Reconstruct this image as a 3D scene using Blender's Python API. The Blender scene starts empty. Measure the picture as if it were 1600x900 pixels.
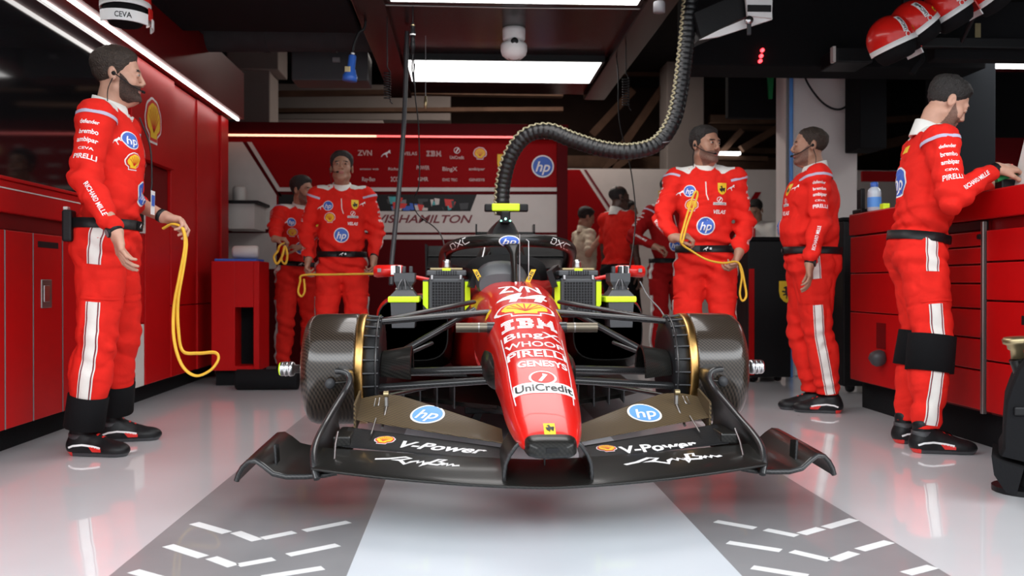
import bpy, bmesh, math, random
import numpy as np
from math import sin, cos, pi, radians, sqrt, atan2
from mathutils import Vector, Matrix
from mathutils.bvhtree import BVHTree

random.seed(7)
RNG = np.random.default_rng(11)
SC = bpy.context.scene
COL = SC.collection

# ------------------------------------------------------------------ camera
F_PX, W_PX, H_PX = 1440.0, 1600.0, 900.0
CAM_Z = 0.78
YAW, TILT = radians(2.864), radians(0.2785)
cam_data = bpy.data.cameras.new('camera')
cam_data.sensor_width = 36.0
cam_data.lens = F_PX / W_PX * 36.0
cam_data.clip_start = 0.05
cam_data.clip_end = 200
cam_data.dof.use_dof = True
cam_data.dof.focus_distance = 3.6
cam_data.dof.aperture_fstop = 3.6
cam = bpy.data.objects.new('camera', cam_data)
cam.location = (0, 0, CAM_Z)
cam.rotation_euler = (pi / 2 - TILT, 0, -YAW)
COL.objects.link(cam)
SC.camera = cam

# ------------------------------------------------------------------ world, exposure, lights
SC.view_settings.view_transform = 'Standard'
SC.view_settings.look = 'None'
SC.view_settings.exposure = 0.0
SC.view_settings.gamma = 1.0
SC.view_settings.use_curve_mapping = False
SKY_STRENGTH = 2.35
PANEL_STRENGTH = 3.9
STRIP_STRENGTH = 6.0
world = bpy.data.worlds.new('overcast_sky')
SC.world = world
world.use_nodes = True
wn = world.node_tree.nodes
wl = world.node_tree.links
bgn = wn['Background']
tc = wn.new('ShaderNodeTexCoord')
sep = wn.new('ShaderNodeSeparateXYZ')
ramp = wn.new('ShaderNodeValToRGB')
# overcast sky with an added bright band for drum highlights and depth falloff
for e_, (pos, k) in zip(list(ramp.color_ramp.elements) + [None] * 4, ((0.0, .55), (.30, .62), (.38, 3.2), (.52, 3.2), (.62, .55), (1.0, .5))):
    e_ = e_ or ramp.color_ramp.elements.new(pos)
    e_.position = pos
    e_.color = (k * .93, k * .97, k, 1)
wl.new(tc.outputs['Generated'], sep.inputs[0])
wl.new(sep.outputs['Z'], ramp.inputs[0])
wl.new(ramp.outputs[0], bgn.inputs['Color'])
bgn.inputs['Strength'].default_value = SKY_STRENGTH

# ------------------------------------------------------------------ measuring helpers
_cr = Vector((cos(YAW), -sin(YAW), 0))
_cf = Vector((sin(YAW) * cos(TILT), cos(YAW) * cos(TILT), -sin(TILT)))
_cu = _cr.cross(_cf)
CAM = Vector((0, 0, CAM_Z))
def ray(u, v):
    return _cf + _cr * ((u - 800) / F_PX) + _cu * ((450 - v) / F_PX)
def at(u, v, Y):
    d = ray(u, v)
    return CAM + d * (Y / d.y)
def atx(u, v, X):
    d = ray(u, v)
    return CAM + d * (X / d.x)
def atz(u, v, Z):
    d = ray(u, v)
    return CAM + d * ((Z - CAM_Z) / d.z)
def px(p):
    d = Vector(p) - CAM
    t = d.dot(_cf)
    return 800 + F_PX * d.dot(_cr) / t, 450 - F_PX * d.dot(_cu) / t

# ------------------------------------------------------------------ materials
MAT = {}
def _new(name):
    m = bpy.data.materials.new(name)
    m.use_nodes = True
    MAT[name] = m
    return m, m.node_tree.nodes, m.node_tree.links, m.node_tree.nodes['Principled BSDF']
def pm(name, col, rough=0.5, metal=0.0, coat=0.0, var=0.0, vscale=8.0, bump=0.0, bscale=60.0, spec=0.5, sheen=0.0, emit=None, es=0.0, trans=0.0, stretch=None):
    m, n, l, b = _new(name)
    b.inputs['Base Color'].default_value = (*col, 1)
    b.inputs['Roughness'].default_value = rough
    b.inputs['Metallic'].default_value = metal
    b.inputs['Coat Weight'].default_value = coat
    b.inputs['Coat Roughness'].default_value = 0.04
    b.inputs['Specular IOR Level'].default_value = spec
    b.inputs['Sheen Weight'].default_value = sheen
    b.inputs['Transmission Weight'].default_value = trans
    if emit:
        b.inputs['Emission Color'].default_value = (*emit, 1)
        b.inputs['Emission Strength'].default_value = es
    t = n.new('ShaderNodeTexCoord')
    vec = t.outputs['Object']
    if stretch:
        mp = n.new('ShaderNodeMapping')
        mp.inputs['Scale'].default_value = stretch
        l.new(vec, mp.inputs[0]); vec = mp.outputs[0]
    nz = n.new('ShaderNodeTexNoise')
    nz.inputs['Scale'].default_value = vscale
    nz.inputs['Detail'].default_value = 4
    l.new(vec, nz.inputs['Vector'])
    rp = n.new('ShaderNodeValToRGB')
    k = max(var, 0.03)
    rp.color_ramp.elements[0].position = 0.3
    rp.color_ramp.elements[1].position = 0.7
    rp.color_ramp.elements[0].color = (*[c * (1 - k) for c in col], 1)
    rp.color_ramp.elements[1].color = (*[min(1, c * (1 + k)) for c in col], 1)
    l.new(nz.outputs['Fac'], rp.inputs[0])
    l.new(rp.outputs[0], b.inputs['Base Color'])
    if bump > 0:
        n2 = n.new('ShaderNodeTexNoise')
        n2.inputs['Scale'].default_value = bscale
        n2.inputs['Detail'].default_value = 3
        l.new(vec, n2.inputs['Vector'])
        bp = n.new('ShaderNodeBump')
        bp.inputs['Strength'].default_value = bump
        bp.inputs['Distance'].default_value = 0.01
        l.new(n2.outputs['Fac'], bp.inputs['Height'])
        l.new(bp.outputs[0], b.inputs['Normal'])
    return m
def emis(name, col, s):
    m, n, l, b = _new(name)
    b.inputs['Base Color'].default_value = (0.8, 0.8, 0.8, 1)
    b.inputs['Emission Color'].default_value = (*col, 1)
    b.inputs['Emission Strength'].default_value = s
    return m
def carbon(name, dark, light, scale=420.0, rough=0.3, coat=0.6, tilt=1.0, spec=0.3):
    """woven carbon fibre: two crossing bands of tow, clear-coated"""
    m, n, l, b = _new(name)
    t = n.new('ShaderNodeTexCoord')
    outs = []
    for rz in ((tilt, 1, 1), (tilt, -1, -1)):
        mp = n.new('ShaderNodeVectorMath'); mp.operation = 'DOT_PRODUCT'
        mp.inputs[1].default_value = Vector(rz).normalized() * scale
        l.new(t.outputs['Object'], mp.inputs[0])
        s = n.new('ShaderNodeMath'); s.operation = 'SINE'
        l.new(mp.outputs['Value'], s.inputs[0])
        outs.append(s)
    mul = n.new('ShaderNodeMath'); mul.operation = 'MULTIPLY'
    l.new(outs[0].outputs[0], mul.inputs[0]); mul.inputs[1].default_value = 0.75
    ad = n.new('ShaderNodeMath'); ad.operation = 'MULTIPLY_ADD'
    l.new(outs[1].outputs[0], ad.inputs[0]); ad.inputs[1].default_value = 0.35
    l.new(mul.outputs[0], ad.inputs[2])
    rp = n.new('ShaderNodeMapRange')
    rp.inputs['From Min'].default_value = -1; rp.inputs['From Max'].default_value = 1
    l.new(ad.outputs[0], rp.inputs['Value'])
    mx = n.new('ShaderNodeMix'); mx.data_type = 'RGBA'
    mx.inputs['A'].default_value = (*dark, 1)
    mx.inputs['B'].default_value = (*light, 1)
    l.new(rp.outputs[0], mx.inputs['Factor'])
    l.new(mx.outputs['Result'], b.inputs['Base Color'])
    b.inputs['Roughness'].default_value = rough
    b.inputs['Coat Weight'].default_value = coat
    b.inputs['Coat Roughness'].default_value = 0.12
    b.inputs['Specular IOR Level'].default_value = spec
    return m

pm('paint_red', (0.62, 0.012, 0.008), 0.30, coat=0.45, spec=0.3)
pm('panel_red', (0.45, 0.003, 0.004), 0.40, spec=0.2)
pm('panel_dark_red', (0.14, 0.002, 0.003), 0.40, spec=0.2)
pm('rig_maroon', (0.014, 0.002, 0.002), 0.25, spec=0.25)
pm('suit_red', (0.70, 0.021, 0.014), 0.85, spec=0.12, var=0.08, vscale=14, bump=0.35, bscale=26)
pm('suit_red_dark', (0.30, 0.007, 0.008), 0.85, spec=0.1, var=0.08, bump=0.3, bscale=26)  # darker copy of the crew suit, shade put into its colour
pm('suit_white', (0.74, 0.72, 0.68), 0.75, var=0.04, bump=0.25, bscale=30)
pm('white', (0.82, 0.82, 0.82), 0.45)
pm('panel_white', (0.60, 0.57, 0.54), 0.5)
pm('wall_red', (0.27, 0.003, 0.005), 0.6, spec=0.08)
pm('wall_maroon', (0.085, 0.002, 0.004), 0.6, spec=0.08)
pm('wall_white', (0.64, 0.59, 0.56), 0.7, spec=0.1)
pm('cream', (0.62, 0.56, 0.42), 0.8, var=0.06, bump=0.3, bscale=30)
pm('black', (0.008, 0.008, 0.009), 0.45, bump=0.08, bscale=120, spec=0.25)
pm('black_matte', (0.007, 0.007, 0.008), 0.9, spec=0.15, bump=0.15, bscale=90)
pm('black_glass', (0.006, 0.006, 0.007), 0.06)
pm('dark_grey', (0.035, 0.036, 0.040), 0.5)
pm('plastic_grey', (0.060, 0.064, 0.070), 0.45)
pm('mid_grey', (0.19, 0.19, 0.20), 0.5)
pm('duct_grey', (0.030, 0.030, 0.032), 0.7, spec=0.2, var=0.15)
pm('silver', (0.55, 0.55, 0.56), 0.28, metal=1.0)
pm('steel', (0.30, 0.29, 0.28), 0.35, metal=0.9)
pm('gold', (0.62, 0.36, 0.12), 0.3, metal=1.0, var=0.25, vscale=30)
pm('brass', (0.40, 0.32, 0.18), 0.35, metal=0.9)
pm('bronze_grey', (0.17, 0.145, 0.11), 0.4, metal=0.85)
pm('neon', (0.62, 0.85, 0.02), 0.5, emit=(0.6, 0.85, 0.0), es=0.12)
pm('yellow', (0.85, 0.55, 0.02), 0.55)
pm('strap_yellow', (0.72, 0.42, 0.03), 0.65, var=0.1)
pm('blue', (0.035, 0.12, 0.52), 0.5)
pm('sky_blue', (0.10, 0.32, 0.80), 0.4)
pm('cap_blue', (0.03, 0.12, 0.50), 0.4)
pm('teal', (0.05, 0.36, 0.38), 0.5, var=0.3)
pm('green', (0.02, 0.30, 0.09), 0.5)
pm('wall_grey', (0.27, 0.23, 0.21), 0.85, var=0.06, vscale=3)
pm('column_grey', (0.78, 0.71, 0.69), 0.8, var=0.05, vscale=2.5)
pm('slate', (0.012, 0.014, 0.017), 0.8, spec=0.15)
pm('beam_brown', (0.085, 0.048, 0.032), 0.85, spec=0.1, var=0.15)
pm('back_brown', (0.030, 0.018, 0.014), 0.9, spec=0.1, var=0.25, vscale=2.0)
pm('ceiling_dark', (0.012, 0.010, 0.010), 0.9, spec=0.1, var=0.2)
pm('floor_concrete', (0.30, 0.30, 0.30), 0.8, var=0.1)
pm('skin', (0.50, 0.27, 0.19), 0.55, var=0.08, vscale=25, bump=0.06, bscale=200)
pm('skin_tan', (0.36, 0.185, 0.12), 0.55, var=0.08, vscale=25, bump=0.06, bscale=200)
pm('skin_dark', (0.085, 0.042, 0.030), 0.5, var=0.08, vscale=25)
pm('lip', (0.36, 0.12, 0.10), 0.5)
pm('lip_dark', (0.10, 0.04, 0.035), 0.5)
pm('eye_white', (0.27, 0.24, 0.22), 0.4)
pm('eye_iris', (0.02, 0.012, 0.008), 0.15)
pm('hair_black', (0.012, 0.009, 0.008), 0.6, var=0.5, vscale=90, bump=0.8, bscale=160)
pm('hair_brown', (0.030, 0.018, 0.012), 0.6, var=0.5, vscale=90, bump=0.8, bscale=160)
pm('beard_brown', (0.050, 0.026, 0.018), 0.7, var=0.5, vscale=120, bump=0.8, bscale=200)
pm('stubble', (0.17, 0.088, 0.063), 0.7, var=0.25, vscale=160, bump=0.3, bscale=220)
pm('lettering_white', (0.80, 0.80, 0.80), 0.45)
pm('lettering_black', (0.015, 0.015, 0.016), 0.45)
pm('lettering_maroon', (0.17, 0.012, 0.020), 0.5)
pm('lettering_pale', (0.62, 0.44, 0.42), 0.6)
pm('logo_red', (0.65, 0.02, 0.015), 0.45)
pm('lilac', (0.46, 0.42, 0.55), 0.7)
pm('wood', (0.45, 0.25, 0.11), 0.6, var=0.2)
pm('clear_bottle', (0.55, 0.62, 0.70), 0.15, spec=0.6)
pm('hose_black', (0.012, 0.012, 0.013), 0.32, bump=0.2, bscale=80)
pm('hose_cream', (0.42, 0.38, 0.24), 0.5)
emis('light_panel', (1.0, 0.99, 0.97), PANEL_STRENGTH)
emis('light_strip', (1.0, 0.97, 0.93), STRIP_STRENGTH)
emis('strip_orange', (1.0, 0.42, 0.26), 2.2)
emis('strip_red', (1.0, 0.03, 0.02), 1.2)
emis('led_red', (1.0, 0.02, 0.03), 5.0)
emis('led_green', (0.25, 1.0, 0.75), 4.0)
emis('lamp_far', (1.0, 0.98, 0.95), 5.0)
carbon('carbon', (0.005, 0.005, 0.005), (0.017, 0.016, 0.014), 700, 0.34, 0.25, spec=0.2)
carbon('carbon_flap', (0.016, 0.011, 0.006), (0.135, 0.092, 0.046), 660, 0.5, 0.08, tilt=0.9, spec=0.15)
carbon('carbon_drum', (0.007, 0.005, 0.004), (0.055, 0.040, 0.029), 640, 0.30, 0.9, tilt=1.2, spec=0.15)
carbon('carbon_arm', (0.014, 0.014, 0.015), (0.030, 0.030, 0.031), 800, 0.30, 0.5)

def floor_material():
    m, n, l, b = _new('floor_paint')
    t = n.new('ShaderNodeTexCoord')
    nz = n.new('ShaderNodeTexNoise'); nz.inputs['Scale'].default_value = 1.6; nz.inputs['Detail'].default_value = 5
    l.new(t.outputs['Object'], nz.inputs['Vector'])
    rp = n.new('ShaderNodeValToRGB')
    rp.color_ramp.elements[0].position = 0.3; rp.color_ramp.elements[1].position = 0.75
    rp.color_ramp.elements[0].color = (0.74, 0.74, 0.765, 1)
    rp.color_ramp.elements[1].color = (0.81, 0.81, 0.835, 1)
    l.new(nz.outputs['Fac'], rp.inputs[0])
    # small dark scuffs
    vz = n.new('ShaderNodeTexVoronoi'); vz.inputs['Scale'].default_value = 2.3
    l.new(t.outputs['Object'], vz.inputs['Vector'])
    cr = n.new('ShaderNodeValToRGB')
    cr.color_ramp.elements[0].position = 0.012; cr.color_ramp.elements[0].color = (0.25, 0.25, 0.25, 1)
    cr.color_ramp.elements[1].position = 0.025; cr.color_ramp.elements[1].color = (1, 1, 1, 1)
    l.new(vz.outputs['Distance'], cr.inputs[0])
    mx = n.new('ShaderNodeMix'); mx.data_type = 'RGBA'; mx.blend_type = 'MULTIPLY'
    mx.inputs['Factor'].default_value = 1
    l.new(rp.outputs[0], mx.inputs['A']); l.new(cr.outputs[0], mx.inputs['B'])
    l.new(mx.outputs['Result'], b.inputs['Base Color'])
    b.inputs['Roughness'].default_value = 0.28
    b.inputs['Coat Weight'].default_value = 1.0
    b.inputs['Coat Roughness'].default_value = 0.035
    return m
floor_material()
pm('floor_band', (0.27, 0.27, 0.28), 0.4, var=0.08, vscale=3, coat=.35)
pm('floor_white', (0.68, 0.72, 0.77), 0.4, var=0.03, vscale=2, coat=.35)
pm('floor_dash', (0.80, 0.80, 0.80), 0.5)

def area(name, loc, size, power, col=(1, 1, 1), rot=(0, 0, 0)):
    L = bpy.data.lights.new(name, 'AREA'); L.shape = 'RECTANGLE'; L.size, L.size_y = size; L.energy = power; L.color = col
    o = bpy.data.objects.new(name, L); o.location = loc; o.rotation_euler = rot; COL.objects.link(o); return o
area('back_fill_light', (0.6, 10.4, 3.55), (2.2, .5), 60, (1.0, .90, .82))  # unseen fill light added to brighten the back of the garage

# ------------------------------------------------------------------ mesh building
MW = {}          # world matrix of every root
def _frame(d):
    d = Vector(d).normalized()
    a = Vector((0, 0, 1)) if abs(d.z) < 0.9 else Vector((1, 0, 0))
    x = a.cross(d).normalized()
    return x, d.cross(x)
class MB:
    def __init__(s):
        s.v, s.f, s.m, s.s, s.mats = [], [], [], [], []
    def mi(s, mat):
        if mat not in s.mats: s.mats.append(mat)
        return s.mats.index(mat)
    def add(s, V, F, mat, smooth=False):
        o = len(s.v); k = s.mi(mat)
        s.v.extend([tuple(p) for p in V])
        for f in F:
            s.f.append(tuple(o + i for i in f)); s.m.append(k); s.s.append(smooth)
        return s
    def addm(s, V, F, mats, smooth=True):
        o = len(s.v)
        s.v.extend([tuple(p) for p in V])
        for f, mt in zip(F, mats):
            s.f.append(tuple(o + i for i in f)); s.m.append(s.mi(mt)); s.s.append(smooth)
    def box(s, lo, hi, mat, bev=0.0, rot=None, segs=2):
        lo, hi = Vector(lo), Vector(hi)
        c, d = (lo + hi) / 2, hi - lo
        bm = bmesh.new()
        bmesh.ops.create_cube(bm, size=1)
        for v in bm.verts: v.co = Vector((v.co.x * d.x, v.co.y * d.y, v.co.z * d.z))
        if bev > 0:
            bmesh.ops.bevel(bm, geom=bm.edges[:], offset=min(bev, min(abs(d.x), abs(d.y), abs(d.z)) * 0.45), segments=segs, profile=0.5, affect='EDGES')
        V = [(rot @ v.co if rot else v.co) + c for v in bm.verts]
        bm.verts.index_update()
        F = [[v.index for v in f.verts] for f in bm.faces]
        bm.free()
        return s.add(V, F, mat)
    def cyl(s, p0, p1, r0, mat, r1=None, n=20, cap=True, smooth=True):
        r1 = r0 if r1 is None else r1
        p0, p1 = Vector(p0), Vector(p1)
        x, y = _frame(p1 - p0)
        V = []
        for p, r in ((p0, r0), (p1, r1)):
            for i in range(n):
                a = 2 * pi * i / n
                V.append(p + (x * cos(a) + y * sin(a)) * r)
        F = [(i, (i + 1) % n, n + (i + 1) % n, n + i) for i in range(n)]
        s.add(V, F, mat, smooth)
        if cap:
            s.add(V, [tuple(range(n))[::-1], tuple(range(n, 2 * n))], mat)
        return s
    def tube(s, pts, r, mat, n=10, cap=True, closed=False, squash=1.0, up=None):
        pts = [Vector(p) for p in pts]
        N = len(pts)
        rr = r if isinstance(r, (list, tuple)) else [r] * N
        V = []
        x = None
        for i, p in enumerate(pts):
            t = (pts[min(i + 1, N - 1)] - pts[max(i - 1, 0)]) if not closed else (pts[(i + 1) % N] - pts[i - 1])
            if t.length < 1e-9: t = Vector((0, 0, 1))
            t.normalize()
            if x is None:
                x, y = _frame(t)
                if up is not None:
                    y = (Vector(up) - t * t.dot(Vector(up))).normalized(); x = y.cross(t)
            else:
                x = (x - t * t.dot(x)); x.normalize(); y = t.cross(x)
            for k in range(n):
                a = 2 * pi * k / n
                V.append(p + x * cos(a) * rr[i] + y * sin(a) * rr[i] * squash)
        F = []
        for i in range(N - 1 if not closed else N):
            j = (i + 1) % N
            for k in range(n):
                F.append((i * n + k, i * n + (k + 1) % n, j * n + (k + 1) % n, j * n + k))
        s.add(V, F, mat, True)
        if cap and not closed:
            s.add(V, [tuple(range(n))[::-1], tuple(range((N - 1) * n, N * n))], mat)
        return s
    def lathe(s, prof, o, axis, mat, n=40, smooth=True, mats=None):
        o = Vector(o); ax = Vector(axis).normalized(); x, y = _frame(ax)
        V, F, M = [], [], []
        for r, h in prof:
            for k in range(n):
                a = 2 * pi * k / n
                V.append(o + ax * h + (x * cos(a) + y * sin(a)) * r)
        for i in range(len(prof) - 1):
            for k in range(n):
                F.append((i * n + k, i * n + (k + 1) % n, (i + 1) * n + (k + 1) % n, (i + 1) * n + k))
                M.append(mats[i] if mats else mat)
        s.addm(V, F, M, smooth)
        return s
    def loft(s, secs, mat, closed=True, cap=True, smooth=True):
        n = len(secs[0]); V = [p for q in secs for p in q]; F = []
        for i in range(len(secs) - 1):
            for k in range(n if closed else n - 1):
                F.append((i * n + k, i * n + (k + 1) % n, (i + 1) * n + (k + 1) % n, (i + 1) * n + k))
        s.add(V, F, mat, smooth)
        if cap and closed:
            s.add(V, [tuple(range(n))[::-1], tuple(range((len(secs) - 1) * n, len(secs) * n))], mat)
        return s
    def prism(s, poly, vec, mat):
        """closed 3-D polygon extruded along vec (concave allowed)"""
        bm = bmesh.new()
        vs = [bm.verts.new(Vector(p)) for p in poly]
        f = bm.faces.new(vs)
        r = bmesh.ops.extrude_face_region(bm, geom=[f])
        for g in r['geom']:
            if isinstance(g, bmesh.types.BMVert): g.co += Vector(vec)
        bmesh.ops.triangulate(bm, faces=[q for q in bm.faces if len(q.verts) > 4])
        bmesh.ops.recalc_face_normals(bm, faces=bm.faces[:])
        bm.verts.index_update()
        s.add([v.co.copy() for v in bm.verts], [[v.index for v in q.verts] for q in bm.faces], mat)
        bm.free(); return s
    def sheet(s, G, th, mat, smooth=True, nrm=None):
        """grid of points thickened along its normals into a closed shell"""
        G = [[Vector(p) for p in row] for row in G]
        a, b = len(G), len(G[0])
        T, B = [], []
        for i in range(a):
            for j in range(b):
                du = G[min(i + 1, a - 1)][j] - G[max(i - 1, 0)][j]
                dv = G[i][min(j + 1, b - 1)] - G[i][max(j - 1, 0)]
                n = du.cross(dv)
                n = n.normalized() if n.length > 1e-9 else Vector((0, 0, 1))
                if nrm is not None and n.dot(Vector(nrm)) < 0: n = -n
                T.append(G[i][j] + n * th / 2); B.append(G[i][j] - n * th / 2)
        V = T + B; o = a * b; F = []
        for i in range(a - 1):
            for j in range(b - 1):
                F.append((i * b + j, i * b + j + 1, (i + 1) * b + j + 1, (i + 1) * b + j))
                F.append((o + i * b + j, o + (i + 1) * b + j, o + (i + 1) * b + j + 1, o + i * b + j + 1))
        E = []
        for j in range(b - 1):
            E.append((j, j + 1)); E.append(((a - 1) * b + j + 1, (a - 1) * b + j))
        for i in range(a - 1):
            E.append(((i + 1) * b, i * b)); E.append((i * b + b - 1, (i + 1) * b + b - 1))
        s.add(V, F, mat, smooth)
        s.add(V, [(q, p, o + p, o + q) for p, q in E], mat, False)
        return s
    def bvh(s):
        return BVHTree.FromPolygons([Vector(v) for v in s.v], s.f)
    def mesh(s, name, inv=None):
        me = bpy.data.meshes.new(name)
        V = s.v
        if inv is not None: V = [inv @ Vector(v) for v in V]
        me.from_pydata([tuple(v) for v in V], [], s.f)
        for mt in s.mats: me.materials.append(MAT[mt])
        me.polygons.foreach_set('material_index', s.m)
        me.polygons.foreach_set('use_smooth', s.s)
        me.update()
        return me
def fix_normals(me):
    bm = bmesh.new(); bm.from_mesh(me)
    bmesh.ops.recalc_face_normals(bm, faces=bm.faces[:])
    bm.to_mesh(me); bm.free()
def tag(o, label=None, cat=None, group=None, kind=None):
    if label: o['label'] = label
    if cat: o['category'] = cat
    if group: o['group'] = group
    if kind: o['kind'] = kind
    return o
def root(name, loc, rz, label, cat, group=None):
    o = bpy.data.objects.new(name, None)
    o.empty_display_size = 0.1
    o.location = loc; o.rotation_euler = (0, 0, rz)
    COL.objects.link(o)
    MW[o.name] = Matrix.Translation(Vector(loc)) @ Matrix.Rotation(rz, 4, 'Z')
    return tag(o, label, cat, group)
def part(name, mb, parent, label=None, local=False, fixn=True):
    inv = None
    if not local:
        inv = MW[parent.name].inverted()
    me = mb.mesh(name, inv)
    if fixn: fix_normals(me)
    o = bpy.data.objects.new(name, me)
    COL.objects.link(o)
    o.parent = parent
    MW[o.name] = MW[parent.name].copy()
    if label: o['label'] = label
    return o
def thing(name, mb, label, cat, group=None, kind=None, fixn=True):
    """a thing that is one mesh, origin at the middle of its base"""
    A = np.array(mb.v); lo, hi = A.min(0), A.max(0)
    loc = Vector(((lo[0] + hi[0]) / 2, (lo[1] + hi[1]) / 2, lo[2]))
    me = mb.mesh(name, Matrix.Translation(-loc))
    if fixn: fix_normals(me)
    o = bpy.data.objects.new(name, me)
    o.location = loc
    COL.objects.link(o)
    MW[o.name] = Matrix.Translation(loc)
    return tag(o, label, cat, group, kind)
def struct(name, mb, label=None):
    o = thing(name, mb, None, None, kind='structure')
    if label: o['label'] = label
    return o
def spline(pts, n=8):
    """Catmull-Rom through the points"""
    P = [Vector(p) for p in pts]
    P = [P[0] * 2 - P[1]] + P + [P[-1] * 2 - P[-2]]
    out = []
    for i in range(1, len(P) - 2):
        for k in range(n):
            t = k / n
            a, b, c, d = P[i - 1], P[i], P[i + 1], P[i + 2]
            out.append(0.5 * ((2 * b) + (c - a) * t + (2 * a - 5 * b + 4 * c - d) * t * t + (3 * b - a - 3 * c + d) * t ** 3))
    out.append(P[-2])
    return out
def interp(xs, ys, x):
    return float(np.interp(x, xs, ys))

# ------------------------------------------------------------------ flat artwork: lettering and emblems
_tcache = {}
def text2d(s, h, bold=0.0, shear=0.0, sx=1.0, space=1.0):
    key = (s, bold, shear, space)
    if key not in _tcache:
        cu = bpy.data.curves.new('lettering', 'FONT')
        cu.body = s; cu.size = 1.0; cu.offset = bold; cu.shear = shear
        cu.space_character = space
        cu.resolution_u = 4
        ob = bpy.data.objects.new('lettering', cu)
        COL.objects.link(ob)
        dg = bpy.context.evaluated_depsgraph_get()
        dg.update()
        ev = ob.evaluated_get(dg)
        me = ev.to_mesh()
        V = np.array([(v.co.x, v.co.y) for v in me.vertices]) if len(me.vertices) else np.zeros((1, 2))
        Fc = [tuple(p.vertices) for p in me.polygons]
        ev.to_mesh_clear()
        bpy.data.objects.remove(ob); bpy.data.curves.remove(cu)
        V[:, 0] -= (V[:, 0].min() + V[:, 0].max()) / 2
        V[:, 1] -= 0.345
        _tcache[key] = (V / 0.69, Fc)
    V, Fc = _tcache[key]
    return V * np.array([h * sx, h]), Fc
def textfit(s, w, h, bold=0.0, shear=0.0, space=1.0):
    V, Fc = text2d(s, h, bold, shear, 1.0, space)
    k = w / max(1e-6, V[:, 0].max() - V[:, 0].min())
    return V * np.array([k, 1]), Fc
def ell2d(rx, ry=None, n=36, c=(0, 0), a0=0):
    ry = ry or rx
    V = np.array([(c[0] + rx * cos(2 * pi * i / n + a0), c[1] + ry * sin(2 * pi * i / n + a0)) for i in range(n)])
    return V, [tuple(range(n))]
def poly2d(pts):
    return np.array(pts, float), [tuple(range(len(pts)))]
def rect2d(w, h, c=(0, 0)):
    return poly2d([(c[0] - w / 2, c[1] - h / 2), (c[0] + w / 2, c[1] - h / 2), (c[0] + w / 2, c[1] + h / 2), (c[0] - w / 2, c[1] + h / 2)])
def move2d(sh, dx, dy, rot=0, k=1.0):
    V, Fc = sh
    c, s_ = cos(rot), sin(rot)
    V = V * k
    return np.stack([V[:, 0] * c - V[:, 1] * s_ + dx, V[:, 0] * s_ + V[:, 1] * c + dy], 1), Fc
def merge2d(*shs):
    V, Fc, o = [], [], 0
    for v, f in shs:
        V.append(v); Fc += [tuple(o + i for i in q) for q in f]; o += len(v)
    return np.concatenate(V), Fc
def stroke2d(pts, w):
    """polyline with width"""
    P = [Vector((p[0], p[1])) for p in pts]
    L, R = [], []
    for i, p in enumerate(P):
        t = (P[min(i + 1, len(P) - 1)] - P[max(i - 1, 0)]).normalized()
        n = Vector((-t.y, t.x)) * w / 2
        L.append(p + n); R.append(p - n)
    V = np.array([(q.x, q.y) for q in L + R]); n = len(P)
    return V, [(i, n + i, n + i + 1, i + 1) for i in range(n - 1)]
def dice(sh, g):
    """cut artwork on a g-sized grid so it can follow a curved surface"""
    V, Fc = sh
    bm = bmesh.new()
    vs = [bm.verts.new((x, y, 0)) for x, y in V]
    for f in Fc:
        try: bm.faces.new([vs[i] for i in f])
        except Exception: pass
    bmesh.ops.triangulate(bm, faces=bm.faces[:])
    lo, hi = V.min(0), V.max(0)
    for ax in (0, 1):
        k = int((hi[ax] - lo[ax]) / g)
        for i in range(1, k + 1):
            c = [0, 0, 0]; c[ax] = lo[ax] + (hi[ax] - lo[ax]) * i / (k + 1)
            nn = [0, 0, 0]; nn[ax] = 1
            bmesh.ops.bisect_plane(bm, geom=bm.verts[:] + bm.edges[:] + bm.faces[:], plane_co=c, plane_no=nn, dist=1e-7)
    bm.verts.index_update()
    out = np.array([(v.co.x, v.co.y) for v in bm.verts]), [tuple(v.index for v in f.verts) for f in bm.faces]
    bm.free()
    return out
def decal(mb, bvh, layers, O, U, V, D, eps=0.0012, g=0.02, fit=True):
    """lay artwork [(shape, material)] from plane (O, U, V) along D onto the surface"""
    O, U, V, D = Vector(O), Vector(U).normalized(), Vector(V).normalized(), Vector(D).normalized()
    for k, (sh, mat) in enumerate(layers):
        P, Fc = dice(sh, g) if g else sh
        pos, ok = [], []
        for x, y in P:
            o = O + U * float(x) + V * float(y)
            h, nrm, _, _ = bvh.ray_cast(o, D, 3.0)
            ok.append(h is not None)
            pos.append((h - D * eps * (k + 1)) if h is not None else o)
        mb.add(pos, [f for f in Fc if all(ok[i] for i in f)], mat, True)
def flat(mb, layers, O, U, V, N, eps=0.0015):
    O, U, V, N = Vector(O), Vector(U).normalized(), Vector(V).normalized(), Vector(N).normalized()
    for k, (sh, mat) in enumerate(layers):
        P, Fc = sh
        mb.add([O + U * float(x) + V * float(y) + N * eps * (k + 1) for x, y in P], Fc, mat)

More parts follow.
